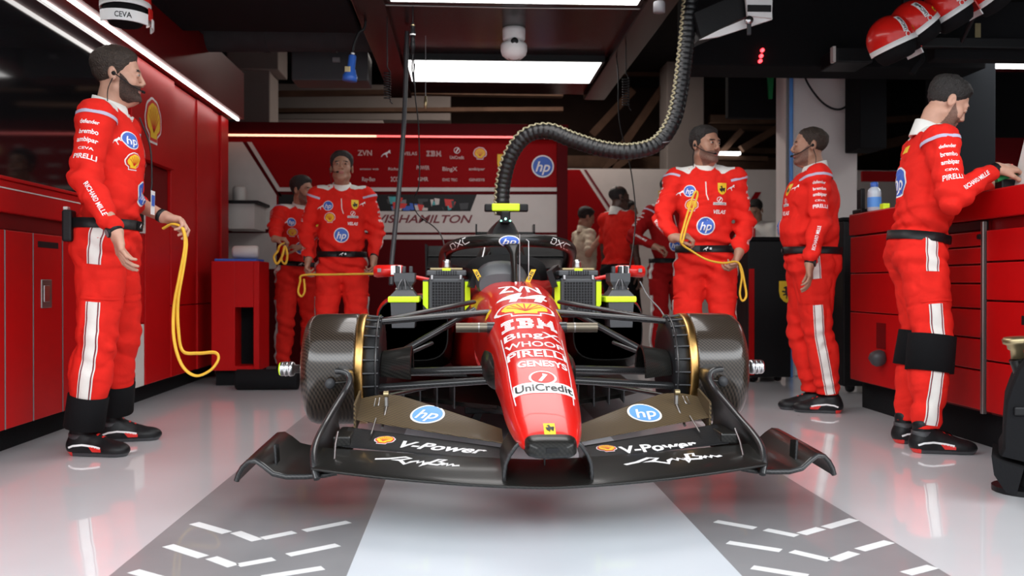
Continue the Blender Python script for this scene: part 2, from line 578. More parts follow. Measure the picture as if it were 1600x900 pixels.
def art_hp(r, blue='blue', ry=None):
    ry = ry or r
    t = text2d('hp', r * 0.9, 0.012, 0.3)
    return [(ell2d(r, ry), 'lettering_white'), (ell2d(r * 0.88, ry * 0.88), blue), ((t[0] * np.array([1, ry / r]) + np.array([0, -r * 0.02]), t[1]), 'lettering_white')]
def _scallop(r):
    pts = []
    for i in range(0, 43):
        a = radians(-28 + (236.0 * i / 42))
        k = 1.0 + 0.05 * abs(sin(a * 4.5))
        pts.append((r * k * cos(a), r * k * sin(a) * 0.92 + 0.05 * r))
    pts += [(-0.52 * r, -0.62 * r), (-0.5 * r, -0.92 * r), (0.5 * r, -0.92 * r), (0.52 * r, -0.62 * r)]
    return pts
def art_shell(r, white=True):
    L = []
    if white: L.append((poly2d(_scallop(r)), 'lettering_white'))
    L.append((poly2d(_scallop(r * 0.9)), 'logo_red'))
    L.append((poly2d(_scallop(r * 0.76)), 'yellow'))
    rays = []
    for i in range(7):
        a = radians(90 + (i - 3) * 23)
        rays.append(stroke2d([(0, -0.45 * r), (0.66 * r * cos(a), 0.62 * r * sin(a) + 0.02 * r)], 0.045 * r))
    L.append((merge2d(*rays), 'logo_red'))
    return L
def horse(h):
    pts = [(-.05, -.5), (.02, -.48), (.03, -.3), (.12, -.16), (.2, -.3), (.3, -.42), (.34, -.36), (.25, -.2), (.24, -.02), (.32, .1), (.4, .02), (.44, .12), (.34, .22), (.2, .16),
           (.08, .18), (.04, .34), (-.02, .48), (-.08, .44), (-.2, .38), (-.26, .3), (-.16, .28), (-.1, .2), (-.14, .08), (-.3, .14), (-.38, .04), (-.32, .0), (-.16, -.02), (-.08, -.1), (-.2, -.12), (-.3, -.2), (-.24, -.26), (-.12, -.2), (-.02, -.24), (-.06, -.38)]
    return poly2d([(x * h, y * h) for x, y in pts])
def art_shield(h):
    w = h * 0.72
    pts = [(-w / 2, h / 2), (w / 2, h / 2), (w / 2, 0), (w * .42, -h * .25), (w * .2, -h * .44), (0, -h / 2), (-w * .2, -h * .44), (-w * .42, -h * .25), (-w / 2, 0)]
    return [(poly2d(pts), 'yellow'), (move2d(horse(h * .62), 0, -h * .02), 'lettering_black')]
def art_cat(w):
    """leaping cat mark"""
    pts = [(-.5, -.32), (-.3, -.05), (-.05, .1), (.2, .2), (.36, .38), (.48, .3), (.42, .18), (.5, .02), (.42, 0), (.34, .1), (.2, .02), (.1, -.12), (.18, -.38), (.1, -.4), (.0, -.14), (-.16, -.1), (-.36, -.22), (-.46, -.36)]
    return [(poly2d([(x * w, y * w) for x, y in pts]), 'lettering_white')]
def art_bank(w, txt=True):
    """red disc with a white slash over white lettering"""
    L = [(merge2d(*[stroke2d([(w * .2 * cos(a), w * .22 + w * .2 * sin(a)) for a in np.linspace(0, 2 * pi, 25)], w * .04)]), 'lettering_white'),
         (stroke2d([(-w * .08, w * .08), (w * .1, w * .36)], w * .08), 'lettering_white')]
    if txt: L.append((move2d(rect2d(w, w * .2), 0, -w * .1), 'lettering_white'))
    if txt: L.append((move2d(textfit('UniCredit', w * .9, w * .13, .01), 0, -w * .1), 'lettering_black'))
    return L

def art_ibm(w, h):
    """slab letters cut by thin horizontal bars"""
    def slab(x0, x1, y0, y1): return (x0, x1, y0, y1)
    bars = []
    n = 7
    rows = [(-.5 + (i + .08) / n, -.5 + (i + .86) / n) for i in range(n)]
    for i, (a, b) in enumerate(rows):
        e = i in (0, n - 1) or i in (1, n - 2)
        segs = [(-.5, -.27)] if e else [(-.44, -.33)]
        if i in (0, n - 1): segs += [(-.22, .05)]
        elif i in (1, n - 2): segs += [(-.22, .08)]
        elif i == n // 2: segs += [(-.17, .06)]
        else: segs += [(-.17, -.06), (-.02, .09)]
        if e and i < 2: segs += [(.13, .25), (.38, .5)]
        elif i < 3: segs += [(.17, .27), (.285 - .012 * i, .345 + .012 * i), (.36, .46)]
        else: segs += [(.17, .225 + .028 * (n - 1 - i)), (.405 - .028 * (n - 1 - i), .46)]
        for x0, x1 in segs: bars.append(rect2d((x1 - x0) * w, (b - a) * h, ((x0 + x1) / 2 * w, (a + b) / 2 * h)))
    return merge2d(*bars)

# ================================================================== THE SETTING
def fl(u, v): return atz(u, v, 0.0)
fb = MB()
fb.box((-9, -6, -0.2), (9, 14.5, 0), 'floor_paint')
def floor_rect(x0, x1, y0, y1, z, mat): fb.add([(x0, y0, z), (x1, y0, z), (x1, y1, z), (x0, y1, z)], [(0, 1, 2, 3)], mat)
floor_rect(-0.95, -0.318, -2, 8.3, 0.0008, 'floor_band')
floor_rect(0.735, 1.29, -2, 8.3, 0.0008, 'floor_band')
floor_rect(-0.318, 0.735, -2, 8.3, 0.0008, 'floor_white')
DASH = [((303, 818), (355, 833)), ((368, 832), (402, 845)), ((410, 842), (460, 832)), ((475, 830), (545, 816)),
        ((262, 853), (318, 871)), ((330, 872), (365, 885)), ((372, 884), (428, 874)), ((450, 868), (528, 852)),
        ((208, 893), (262, 908)), ((410, 903), (505, 888)),
        ((1118, 815), (1180, 826)), ((1196, 828), (1245, 838)), ((1252, 835), (1283, 826)), ((1290, 825), (1335, 812)),
        ((1137, 848), (1220, 861)), ((1237, 862), (1297, 876)), ((1302, 876), (1335, 864)), ((1343, 860), (1390, 847)),
        ((1175, 887), (1262, 901)), ((1415, 897), (1458, 886))]
for a, b in DASH:
    p, q = fl(*a), fl(*b)
    n = Vector((-(q - p).y, (q - p).x, 0)).normalized() * 0.019
    e = Vector((0, 0, 0.0014))
    fb.add([p + n + e, p - n + e, q - n + e, q + n + e], [(0, 1, 2, 3)], 'floor_dash')
struct('floor', fb)

def wallbox(name, lo, hi, mat):
    m = MB(); m.box(lo, hi, mat); return struct(name, m)
YF = 2.45
wallbox('ceiling', (-6, YF, 3.6), (7, 13.4, 3.8), 'ceiling_dark')
wallbox('wall_left', (-2.9, YF, 0), (-2.7, 13.4, 3.6), 'slate')
wallbox('wall_right', (6.2, YF, 0), (6.4, 13.4, 3.6), 'slate')
wallbox('wall_rear', (-6, 13.2, 0), (7, 13.4, 3.6), 'back_brown')
wallbox('wall_front', (4.2, YF, 0), (6.2, YF + .2, 3.6), 'slate')
wallbox('beam_1', (-6, YF, 3.1), (7, YF + .3, 3.6), 'slate')

# --- sponsor wall behind the car -----------------------------------
YB = 8.8
def B(u, v, d=0.0): return at(u, v, YB - d)
wb = MB()
x0, x1 = B(300, 300).x, B(886, 300).x
wb.box((x0, YB, 0), (x1, YB + 0.12, B(700, 217).z), 'wall_red')
wb.box((x1 - 0.10, YB - 0.05, 0), (x1, YB, B(700, 205).z), 'wall_maroon')
zt = B(700, 196).z
wb.box((x0, YB - 0.10, B(700, 216).z), (x1, YB + 0.12, zt), 'wall_maroon')
def wall_poly(uvs, mat, d):
    wb.add([B(u, v, d) for u, v in uvs], [tuple(range(len(uvs)))], mat)
wall_poly([(300, 222), (379, 222), (432, 305), (432, 420), (300, 420)], 'wall_white', 0.004)
wall_poly([(379, 222), (386, 222), (441, 307), (434, 307)], 'wall_maroon', 0.006)
wall_poly([(386, 222), (393, 222), (437, 293), (879, 293), (879, 299), (434, 299)], 'wall_white', 0.007)
wall_poly([(432, 299), (879, 299), (879, 304), (435, 304)], 'wall_maroon', 0.006)
wall_poly([(745, 304), (879, 304), (879, 363), (435, 363), (435, 330), (735, 330)], 'wall_white', 0.005)
wall_poly([(435, 363), (879, 363), (879, 368), (435, 368)], 'wall_maroon', 0.005)
wall_poly([(300, 358), (435, 358), (435, 364), (300, 364)], 'wall_maroon', 0.006)
wall_poly([(435, 367), (879, 367), (879, 374), (435, 374)], 'wall_white', 0.006)
wall_poly([(300, 374), (879, 374), (879, 640), (300, 640)], 'wall_maroon', 0.003)
# printed picture band
wall_poly([(435, 304), (745, 304), (735, 330), (435, 330)], 'black', 0.006)
rr = random.Random(4)
for i in range(34):
    u = rr.uniform(603, 722); v = rr.uniform(306, 324); w = rr.uniform(5, 16); h = rr.uniform(4, 11)
    wall_poly([(u, v), (u + w, v + rr.uniform(-1, 2)), (u + w - rr.uniform(0, 4), min(329, v + h)), (u + 2, min(329, v + h + 1))],
              rr.choice(['teal', 'teal', 'mid_grey', 'wall_white', 'black', 'blue', 'dark_grey', 'logo_red']), 0.0065 + i * 0.0001)
SK = YB / F_PX
def wall_text(s, u, v, hpx, wpx, mat='lettering_pale', bold=0.02, shear=0.0):
    flat(wb, [(textfit(s, wpx * SK, hpx * SK, bold, shear), mat)], B(u, v, 0.004), (1, 0, 0), (0, 0, 1), (0, -1, 0), 0.004)
wall_text('LEWIS HAMILTON', 647, 342, 12, 182, 'lettering_maroon', 0.02, 0.3)
for s, u, v, h, w in (('ZVN', 570, 239, 8, 22), ('VELAS', 641, 240, 5, 21),
                      ('amazon web', 577, 264, 3, 29), ('Richard', 618, 264, 4, 22), ('POWER', 661, 262, 6, 20), ('BingX', 703, 264, 6, 23), ('ambipar', 745, 264, 4, 25),
                      ('Ray-Ban', 576, 280, 6, 20), ('2CO', 617, 280, 7, 13), ('GMR', 661, 280, 6, 16), ('DXC TEC', 703, 281, 4, 23), ('GENESYS', 745, 281, 4, 24)):
    wall_text(s, u, v, h, w)
flat(wb, [(art_ibm(23 * SK, 9 * SK), 'lettering_pale')], B(678, 240, 0.004), (1, 0, 0), (0, 0, 1), (0, -1, 0), 0.004)
for layers, u, v in ((art_cat(15 * SK), 603, 240), (art_bank(22 * SK, False), 714, 240), (art_shell(10 * SK), 750, 240), (art_shield(30 * SK), 788, 256), (art_hp(17.5 * SK), 848, 260)):
    flat(wb, layers, B(u, v, 0.004), (1, 0, 0), (0, 0, 1), (0, -1, 0), 0.003)
wall_text('UniCredit', 714, 246, 5, 22)
struct('wall_back', wb, 'red sponsor wall with white stripes and lettering behind the car')
m = MB(); m.box((x0, YB - 0.115, B(700, 216).z - 0.012), (B(590, 216).x, YB - 0.10, B(700, 216).z + 0.006), 'strip_orange')
m.box((B(590, 216).x, YB - 0.115, B(700, 216).z - 0.012), (x1, YB - 0.10, B(700, 216).z + 0.006), 'strip_red')
thing('light_strip', m, 'thin orange and red glowing strip along the top of the sponsor wall', 'light strip')

# --- white partition further back on the right ---------------------
YP = 11.0
def Pp(u, v, d=0.0): return at(u, v, YP - d)
wp = MB()
wp.box((Pp(870, 264).x, YP, 0), (Pp(1420, 264).x, YP + 0.1, Pp(1000, 264).z), 'wall_white')
def wp_poly(uvs, mat, d): wp.add([Pp(u, v, d) for u, v in uvs], [tuple(range(len(uvs)))], mat)
wp_poly([(880, 265), (906, 265), (966, 356), (966, 600), (880, 600)], 'wall_red', 0.004)
wp_poly([(906, 265), (910, 265), (970, 356), (966, 356)], 'wall_white', 0.006)
wp_poly([(912, 265), (916, 265), (976, 356), (972, 356)], 'lettering_maroon', 0.006)
wp_poly([(1130, 380), (1180, 300), (1190, 300), (1140, 380)], 'wall_red', 0.005)
wp_poly([(1029, 298), (1046, 298), (1046, 326), (1029, 326)], 'yellow', 0.004)
struct('wall_partition', wp, 'pale partition wall with red corner and diagonal stripes')
m = MB(); m.box((Pp(1345, 264).x + .0, 9.0, 0), (5.9, 9.06, at(1360, 287, 9).z), 'wall_maroon')
m.box((at(1345, 270, 9).x, 8.96, at(1360, 284, 9).z), (5.9, 9.0, at(1360, 268, 9).z), 'wall_red')
struct('wall_side_panel', m)
m = MB(); m.box((4.4, 8.55, at(1575, 285, 8.5).z), (5.9, 8.6, at(1575, 214, 8.5).z), 'wall_maroon')
m.box((4.5, 8.53, at(1575, 264, 8.5).z), (5.2, 8.55, at(1575, 256, 8.5).z), 'strip_red')
struct('trim_1', m)

# --- columns ------------------------------------------------------
def column(name, u0, u1, Y, mat, depth=0.45, z1=3.6, head=None):
    m = MB()
    a, b = at(u0, 300, Y).x, at(u1, 300, Y).x
    m.box((a, Y, 0), (b, Y + depth, z1), mat, 0.012)
    if head:
        zz = at(400, head, Y).z
        m.box((a - 0.12, Y - 0.06, zz), (b + 0.1, Y + depth, z1), mat, 0.01)
    return struct(name, m)
column('column_1', 1240, 1340, 7.6, 'column_grey')
column('column_2', 1042, 1100, 11.6, 'wall_grey')
column('column_3', 374, 422, 10.0, 'wall_grey', head=110)
column('column_4', 1490, 1556, 7.0, 'slate')
m = MB(); m.box((-2.6, 12.0, 2.9), (-0.2, 12.5, 3.35), 'wall_grey'); m.box((-2.5, 11.2, 2.35), (-1.0, 11.8, 2.75), 'wall_grey')
struct('beam_2', m)
m = MB()
p = at(1236, 300, 7.55)
m.cyl((p.x, 7.55, 0.0), (p.x, 7.55, 3.6), 0.017, 'sky_blue'); m.cyl((p.x - .025, 7.57, 0.0), (p.x - .025, 7.57, 3.6), 0.012, 'mid_grey')
thing('conduit_pipe', m, 'blue vertical pipe running up the left edge of the pale column', 'pipe')
m = MB()
m.tube(spline([at(1252, 100, 7.5), at(1262, 130, 7.5), at(1285, 160, 7.5), at(1308, 171, 7.5), at(1326, 163, 7.5), at(1341, 140, 7.5), at(1344, 100, 7.5)]), 0.009, 'black', 8)
thing('hanging_cable', m, 'black cable sagging in a loop across the pale column', 'cable')

# --- roof trusses seen through the gaps ---------------------------
def strut(m, a, b, Y, w=0.10, mat='beam_brown', d=0.12):
    p, q = at(*a, Y), at(*b, Y)
    t = (q - p).normalized(); n = Vector((-t.z, 0, t.x)) * w / 2
    m.prism([p + n, q + n, q - n, p - n], (0, d, 0), mat)
m = MB()
strut(m, (930, 290), (1062, 100), 12.0); strut(m, (905, 300), (1000, 235), 12.0, .09); strut(m, (925, 210), (990, 140), 12.1, .1)
strut(m, (880, 108), (1250, 112), 12.2, .12); strut(m, (880, 252), (1240, 256), 12.2, .16)
thing('roof_truss', m, 'brown steel roof truss with long diagonal brace behind the black hose', 'roof truss')
m = MB()
strut(m, (1110, 198), (1250, 201), 12.5, .06); strut(m, (1110, 234), (1250, 236), 12.5, .07); strut(m, (1120, 246), (1200, 248), 11.8, .06)
strut(m, (1126, 240), (1160, 203), 11.85, .07); strut(m, (1160, 232), (1240, 186), 11.8, .09); strut(m, (1110, 185), (1250, 187), 12.0, .1)
thing('roof_truss', m, 'brown steel roof truss in the gap between the two pale columns', 'roof truss')
m = MB()
strut(m, (1345, 235), (1490, 200), 11.5, .12); strut(m, (1345, 190), (1490, 180), 11.6, .08); strut(m, (1345, 285), (1490, 255), 11.6, .06)
thing('roof_truss', m, 'brown steel roof truss in the dark gap right of the pale column', 'roof truss')
m = MB()
strut(m, (430, 145), (640, 143), 10.5, .05); strut(m, (640, 143), (880, 147), 10.5, .05); strut(m, (430, 172), (880, 170), 11.5, .05); strut(m, (600, 195), (880, 197), 11.5, .04)
thing('roof_beam', m, 'dark horizontal steel beams above the sponsor wall', 'roof beam')
m = MB(); m.box((at(1127, 239, 11).x, 11.76, at(1127, 241, 11.76).z), (at(1156, 239, 11.8).x, 11.91, at(1127, 237, 11.76).z), 'lamp_far')
thing('batten_lamp', m, 'small bright lamp glowing under the truss between two red team members', 'lamp')

# --- black overhead equipment -------------------------------------
m = MB()
a, b = at(1078, 60, 6.6), at(1390, 105, 6.6)
m.box((a.x, 6.6, b.z), (3.82, 7.0, b.z + 1.0), 'black_matte', 0.01)
m.box((2.0, 6.7, b.z + 1.0), (2.1, 6.9, 3.59), 'black_matte'); m.box((3.4, 6.7, b.z + 1.0), (3.5, 6.9, 3.59), 'black_matte')
thing('overhead_gantry', m, 'wide black equipment gantry hanging above the right hand workspace', 'gantry')
m = MB(); p = at(1189, 88, 6.58)
for dz in (-9, 0, 8):
    q = at(1190 - dz * .2, 87 + dz, 6.58); m.lathe([(0, -.01), (.010, -.009), (.014, 0), (.014, .03)], q, (0, 1, 0), 'led_red', 10)
thing('indicator_lamp', m, 'row of three tiny red indicator lights on the black gantry', 'indicator light')
m = MB()
a, b = at(1138, 60, 8.2), at(1202, 184, 8.2)
m.box((a.x, 8.2, b.z), (at(1230, 100, 8.2).x, 8.3, 3.6), 'black_matte', 0.01)
thing('hanging_screen', m, 'matt black screen hanging below the gantry beside the pale column', 'screen')
m = MB()
a = at(1198, 100, 8.15)
m.prism([at(1198, 90, 8.17), at(1211, 90, 8.17), at(1207, 154, 8.17), at(1202, 154, 8.17)], (0, 0.032, 0), 'green')
thing('green_strap', m, 'narrow green strap hanging in front of the black screen', 'strap')
m = MB()
a, b = at(1344, 70, 7.2), at(1386, 232, 7.2)
m.box((a.x, 7.2, b.z), (b.x, 7.5, 3.6), 'black_matte', 0.01)
thing('speaker_column', m, 'tall black cabinet hanging beside the pale column', 'hanging cabinet')
m = MB(); a, b = at(1290, 84, 6.5), at(1345, 108, 6.5)
m.box((a.x, 6.3, b.z), (b.x, 6.6, a.z), 'black', 0.01); m.box((a.x - .03, 6.29, b.z), (a.x - .01, 6.34, a.z), 'panel_white')
thing('junction_box', m, 'black junction box with pale edge on the underside of the gantry', 'junction box')
m = MB()
a, b = at(240, -60, 5.2), at(566, 22, 5.2)
m.box((-2.05, 5.6, 2.50), (-0.72, 6.4, 3.1), 'black_matte', 0.02)
thing('ceiling_box', m, 'large black casing hanging from the ceiling at upper left', 'casing')
m = MB()
p0, p1 = at(250, 48, 7.0), at(580, 48, 7.0)
m.cyl((p0.x, 7.0, p0.z), (p1.x, 7.0, p1.z), 0.155, 'duct_grey', n=32)
for t in (0.18, 0.5, 0.82):
    c = p0.lerp(p1, t); m.cyl((c.x - .02, 7.0, c.z), (c.x + .02, 7.0, c.z), 0.162, 'duct_grey', n=32)
thing('ventilation_duct', m, 'dark grey round duct running under the ceiling at upper left', 'duct')
m = MB(); m.box((at(455, 88, 7.4).x, 7.4, at(455, 125, 7.4).z), (at(575, 88, 7.4).x, 7.7, at(455, 78, 7.4).z), 'dark_grey', .01)
m.box((at(520, 88, 7.4).x, 7.37, at(455, 97, 7.4).z), (at(532, 88, 7.4).x, 7.4, at(455, 90, 7.4).z), 'mid_grey', .003)
m.box((-1.05, 7.5, at(455, 78, 7.4).z - .01), (-1.0, 7.55, 3.6), 'black'); m.box((-1.35, 7.5, at(455, 78, 7.4).z - .01), (-1.3, 7.55, 3.6), 'black')
thing('control_box', m, 'dark control box mounted beneath the grey duct', 'control box')

# --- lighting rig above the car -----------------------------------
RZ = 2.5
rig = root('lighting_rig', (0.3, 6.4, RZ), 0, 'dark maroon overhead rig holding two bright panels above the car', 'lighting rig')
m = MB(); m.box((-0.70, 3.4, RZ), (-0.50, 8.6, RZ + .16), 'rig_maroon', .008); part('side_beam', m, rig)
m = MB(); m.box((1.10, 3.4, RZ), (1.30, 8.6, RZ + .16), 'rig_maroon', .008); part('side_beam', m, rig)
m = MB(); m.box((-0.50, 3.4, RZ + .05), (1.10, 8.6, RZ + .075), 'rig_maroon'); part('ceiling_tray', m, rig)
for y0, y1 in ((3.55, 4.60), (4.62, 5.66), (7.12, 7.88)):
    m = MB(); m.box((-0.48, y0, RZ + .0), (1.08, y1, RZ + .05), 'black'); hp_ = part('panel_housing', m, rig)
    m = MB(); m.add([(-0.455, y0 + .01, RZ - .003), (1.055, y0 + .01, RZ - .003), (1.055, y1 - .01, RZ - .003), (-0.455, y1 - .01, RZ - .003)], [(3, 2, 1, 0)], 'light_panel')
    part('light_diffuser', m, rig, 'glowing white rectangular panel', fixn=False)
for x in (-0.6, 1.2):
    for y in (3.8, 6.4, 8.2):
        m = MB(); m.cyl((x, y, RZ + .16), (x, y, 3.6), .012, 'black'); part('hanger_rod', m, rig)
m = MB(); m.tube([(-.5, 5.80, RZ + .02), (.3, 5.80, RZ + .015), (1.1, 5.80, RZ + .02)], .006, 'steel', 6); part('tension_wire', m, rig)
rg2 = root('lighting_rig', (4.7, 6.8, RZ), 0, 'second overhead rig with bright panel at the upper right edge', 'lighting rig')
m = MB(); m.box((3.86, 5.2, RZ), (5.5, 7.3, RZ + .1), 'rig_maroon', .008); part('panel_housing', m, rg2)
m = MB(); m.add([(3.95, 5.4, RZ - .003), (5.4, 5.4, RZ - .003), (5.4, 7.17, RZ - .003), (3.95, 7.17, RZ - .003)], [(3, 2, 1, 0)], 'light_panel')
part('light_diffuser', m, rg2, 'glowing white panel', fixn=False)
for x in (4.1, 5.2):
    m = MB(); m.cyl((x, 6.4, RZ + .1), (x, 6.4, 3.6), .012, 'black'); part('hanger_rod', m, rg2)

# --- left hand run: glass, soffit, strips, cabinets ---------------
XL = -2.06
m = MB(); m.box((-2.2, 2.5, 1.25), (XL - .06, 6.0, 2.22), 'black_glass'); struct('window_1', m, 'black glass panel above the red counter')
m = MB(); m.box((-2.7, 2.5, 2.20), (XL + .14, 8.1, 2.60), 'panel_dark_red')
struct('trim_2', m)
m = MB(); m.box((XL + .085, 2.5, 2.185), (XL + .105, 8.07, 2.20), 'light_strip'); thing('strip_light', m, 'bright white strip light along the edge of the left soffit', 'strip light')
m = MB(); m.box((XL - .052, 2.5, 2.192), (XL - .044, 5.95, 2.2), 'light_strip'); thing('strip_light', m, 'thinner white strip light along the top of the black glass', 'strip light')

m = MB(); m.box((-2.69, 2.5, 0.0), (XL - .10, 8.05, 0.118), 'black_matte'); struct('baseboard_left', m)
def counter_top():
    r = root('counter', (XL - .2, 4.2, 0.0), 0, 'long red counter ledge below the black glass on the left', 'counter')
    m = MB(); m.box((-2.69, 2.5, 1.10), (XL, 5.40, 1.245), 'panel_red', .006); part('front_panel', m, r)
    m = MB(); m.box((-2.69, 2.5, 1.245), (XL + .012, 5.40, 1.26), 'panel_red', .003); m.box((XL - .005, 2.5, 1.205), (XL + .004, 5.40, 1.211), 'panel_white'); part('edge_trim', m, r)
    m = MB(); m.box((-2.69, 2.5, 1.03), (XL - .03, 5.40, 1.10), 'panel_dark_red'); part('recess_panel', m, r)
counter_top()
def base_cabinet(y0, y1, label, slot=False, latch=False):
    r = root('base_cabinet', (XL - .3, (y0 + y1) / 2, .12), 0, label, 'cabinet', 'red base cabinets along the left wall')
    m = MB(); m.box((-2.68, y0, .12), (XL - .024, y1, 1.028), 'panel_dark_red'); part('carcass', m, r)
    m = MB(); m.box((XL - .022, y0 + .003, .125), (XL, y1 - .003, 1.02), 'panel_red', .003); d = part('door', m, r)
    m = MB(); m.box((XL - .002, y0 + .001, .125), (XL + .0015, y0 + .005, 1.02), 'mid_grey'); part('edge_trim', m, r)
    if slot:
        m = MB(); m.box((XL - .002, y0 + .05, .955), (XL + .002, y1 - .05, .985), 'black'); part('handle', m, d, 'black recessed pull')
    if latch:
        m = MB(); m.box((XL - .004, y0 + .08, .66), (XL + .006, y0 + .08 + .11, .80), 'steel', .004); m.box((XL + .004, y0 + .10, .69), (XL + .009, y0 + .16, .77), 'silver', .002); part('latch', m, d, 'square silver latch plate')
base_cabinet(3.05, 3.45, 'red base cabinet nearest the camera at the left edge')
base_cabinet(3.45, 3.85, 'plain red base cabinet, second from the camera')
base_cabinet(3.85, 4.23, 'plain red base cabinet at the left frame edge')
base_cabinet(4.23, 4.50, 'narrow red base cabinet left of the latched one')
base_cabinet(4.50, 4.82, 'red base cabinet with square silver latch and black slot', True, True)
base_cabinet(4.82, 5.40, 'red base cabinet mostly behind the man with the watch')
# fuel cabinet with white door
r = root('service_cabinet', (XL - .3, 5.75, .12), 0, 'red service cabinet with white lower door and white lettering', 'cabinet')
m = MB(); m.box((-2.68, 5.41, .12), (XL - .03, 6.04, 1.25), 'panel_dark_red'); part('carcass', m, r)
m = MB(); m.box((XL - .03, 5.42, .125), (XL - .004, 6.03, .52), 'panel_white', .004); m.box((XL - .005, 5.80, .145), (XL - .001, 5.86, .22), 'black'); part('door', m, r, 'white lower door')
m = MB(); m.box((XL - .03, 5.42, .53), (XL - .004, 6.03, 1.24), 'panel_red', .004)
flat(m, [(textfit('V-Power', .44, .075, .015), 'lettering_white')], (XL - .003, 5.72, .945), (0, 1, 0), (0, 0, 1), (1, 0, 0))
flat(m, [(merge2d(stroke2d([(.025 * cos(a), .035 * sin(a)) for a in np.linspace(0, 2 * pi, 17)], .012)), 'lettering_white')], (XL - .003, 5.90, 1.02), (0, 1, 0), (0, 0, 1), (1, 0, 0))
part('front_panel', m, r)
m = MB(); m.box((XL - .03, 5.45, 1.10), (XL + .01, 6.02, 1.235), 'panel_white', .003); m.prism([(XL + .011, 5.62, 1.225), (XL + .011, 5.98, 1.225), (XL + .011, 5.98, 1.15)], (.002, 0, 0), 'black'); part('notice_plate', m, r, 'white and black plate')
def locker(y0, y1, label, upper=False, xo=0.0, split=.62):
    r = root('locker', (XL - .3, (y0 + y1) / 2, .12), 0, label, 'locker', 'tall red lockers')
    zb = 1.26 if upper else .12
    m = MB(); m.box((-2.68, y0, zb), (XL - .035 + xo, y1, 2.19), 'panel_dark_red'); part('carcass', m, r)
    if upper:
        m = MB(); m.box((XL - .034, y0 + .003, 1.57), (XL + .03 + xo, y1 - .003, 2.188), 'panel_red', .004)
        flat(m, art_shell(.155), (XL + .031 + xo, 6.10, 1.83), (0, 1, 0), (0, 0, 1), (1, 0, 0))
        part('door', m, r)
        m = MB(); m.box((XL - .034, y0 + .003, 1.265), (XL - .02, y1 - .003, 1.56), 'panel_dark_red'); part('recess_panel', m, r)
    else:
        for a, b in ((.125, split), (split + .006, 2.188)):
            m = MB(); m.box((XL - .034, y0 + .003, a), (XL + xo, y1 - .003, b), 'panel_red', .004); part('door', m, r)
locker(5.72, 6.55, 'red wall cupboard with yellow and red shell emblem', True)
locker(6.06, 6.56, 'lower red locker under the shell emblem cupboard', False, -.03, 1.255) if False else None
m = MB()
r = root('base_cabinet', (XL - .3, 6.3, .12), 0, 'red base cabinet below the shell emblem cupboard', 'cabinet')
m.box((-2.68, 6.05, .12), (XL - .035, 6.55, 1.255), 'panel_dark_red'); part('carcass', m, r)
m = MB(); m.box((XL - .034, 6.053, .125), (XL - .004, 6.547, 1.25), 'panel_red', .004); part('door', m, r)
locker(6.56, 7.16, 'wide tall red locker right of the shell emblem')
locker(7.16, 7.60, 'tall red locker, second from the sponsor wall', False, .01)
locker(7.60, 7.82, 'narrow tall red locker beside the last one')
locker(7.82, 8.05, 'narrow tall red locker at the far end of the left row', False, .02)
# low cabinet standing across the end of the left run
Yc = 7.10
r = root('low_cabinet', (-1.78, Yc + .25, 0), 0, 'low red cabinet with black slot opening at end of lockers', 'cabinet')
a, b = at(330, 408, Yc), at(405, 579, Yc)
m = MB()
sl0, sl1 = at(367, 480, Yc), at(396, 572, Yc)
m.box((a.x, Yc, b.z), (sl0.x, Yc + .36, a.z), 'panel_red', .004); m.box((sl1.x, Yc, b.z), (b.x, Yc + .36, a.z), 'panel_red', .004)
m.box((sl0.x, Yc, sl0.z), (sl1.x, Yc + .36, a.z), 'panel_red'); m.box((sl0.x, Yc, b.z), (sl1.x, Yc + .36, sl1.z), 'panel_red')
part('body', m, r)
m = MB(); m.box((sl0.x, Yc + .2, sl1.z), (sl1.x, Yc + .36, sl0.z), 'black_matte'); part('slot_liner', m, r)
m = MB(); m.box((a.x + .02, Yc + .05, 0), (b.x - .02, Yc + .34, b.z), 'black_matte'); part('plinth', m, r)
m = MB(); p = at(372, 404, Yc + .25)
m.box((at(332, 400, Yc).x, Yc + .05, a.z), (at(398, 400, Yc).x, Yc + .33, a.z + .02), 'blue', .005)
thing('folded_cloth', m, 'dark blue folded cloth on the low red cabinet', 'cloth')
m = MB(); z = a.z + .075
m.lathe([(0, 0), (.035, .004), (.05, .02), (.052, .18), (.046, .20), (.02, .205), (0, .205)], (at(352, 395, Yc).x, Yc + .2, z), (1, .1, 0), 'panel_white', 20)
thing('paper_roll', m, 'white paper roll lying on blue cloth', 'paper roll')
m = MB(); p0, p1 = at(372, 590, 6.9), at(470, 590, 6.9)
m.lathe([(0, 0), (.07, 0), (.075, .01), (.075, .44), (.07, .45), (0, .45)], (p0.x, 6.85, .076), (1, 0, 0), 'black_matte', 24)
thing('rolled_mat', m, 'black rolled mat lying on the floor behind the left drum', 'mat')
m = MB(); a, b = at(348, 316, 8.4), at(407, 319, 8.4)
m.box((a.x, 8.3, b.z), (b.x, 8.8, a.z + .01), 'black', .004)
m.box((a.x, 8.34, at(350, 358, 8.4).z), (at(400, 330, 8.4).x, 8.79, b.z), 'panel_white')
thing('wall_shelf', m, 'white wall unit with black shelf top at far left', 'shelf')
m = MB(); m.lathe([(0, 0), (.055, 0), (.06, .01), (.06, .13), (.05, .145), (0, .145)], (at(374, 310, 8.55).x, 8.55, a.z + .01), (0, 0, 1), 'panel_white', 20)
thing('tub', m, 'pale round tub standing on the black shelf', 'tub')

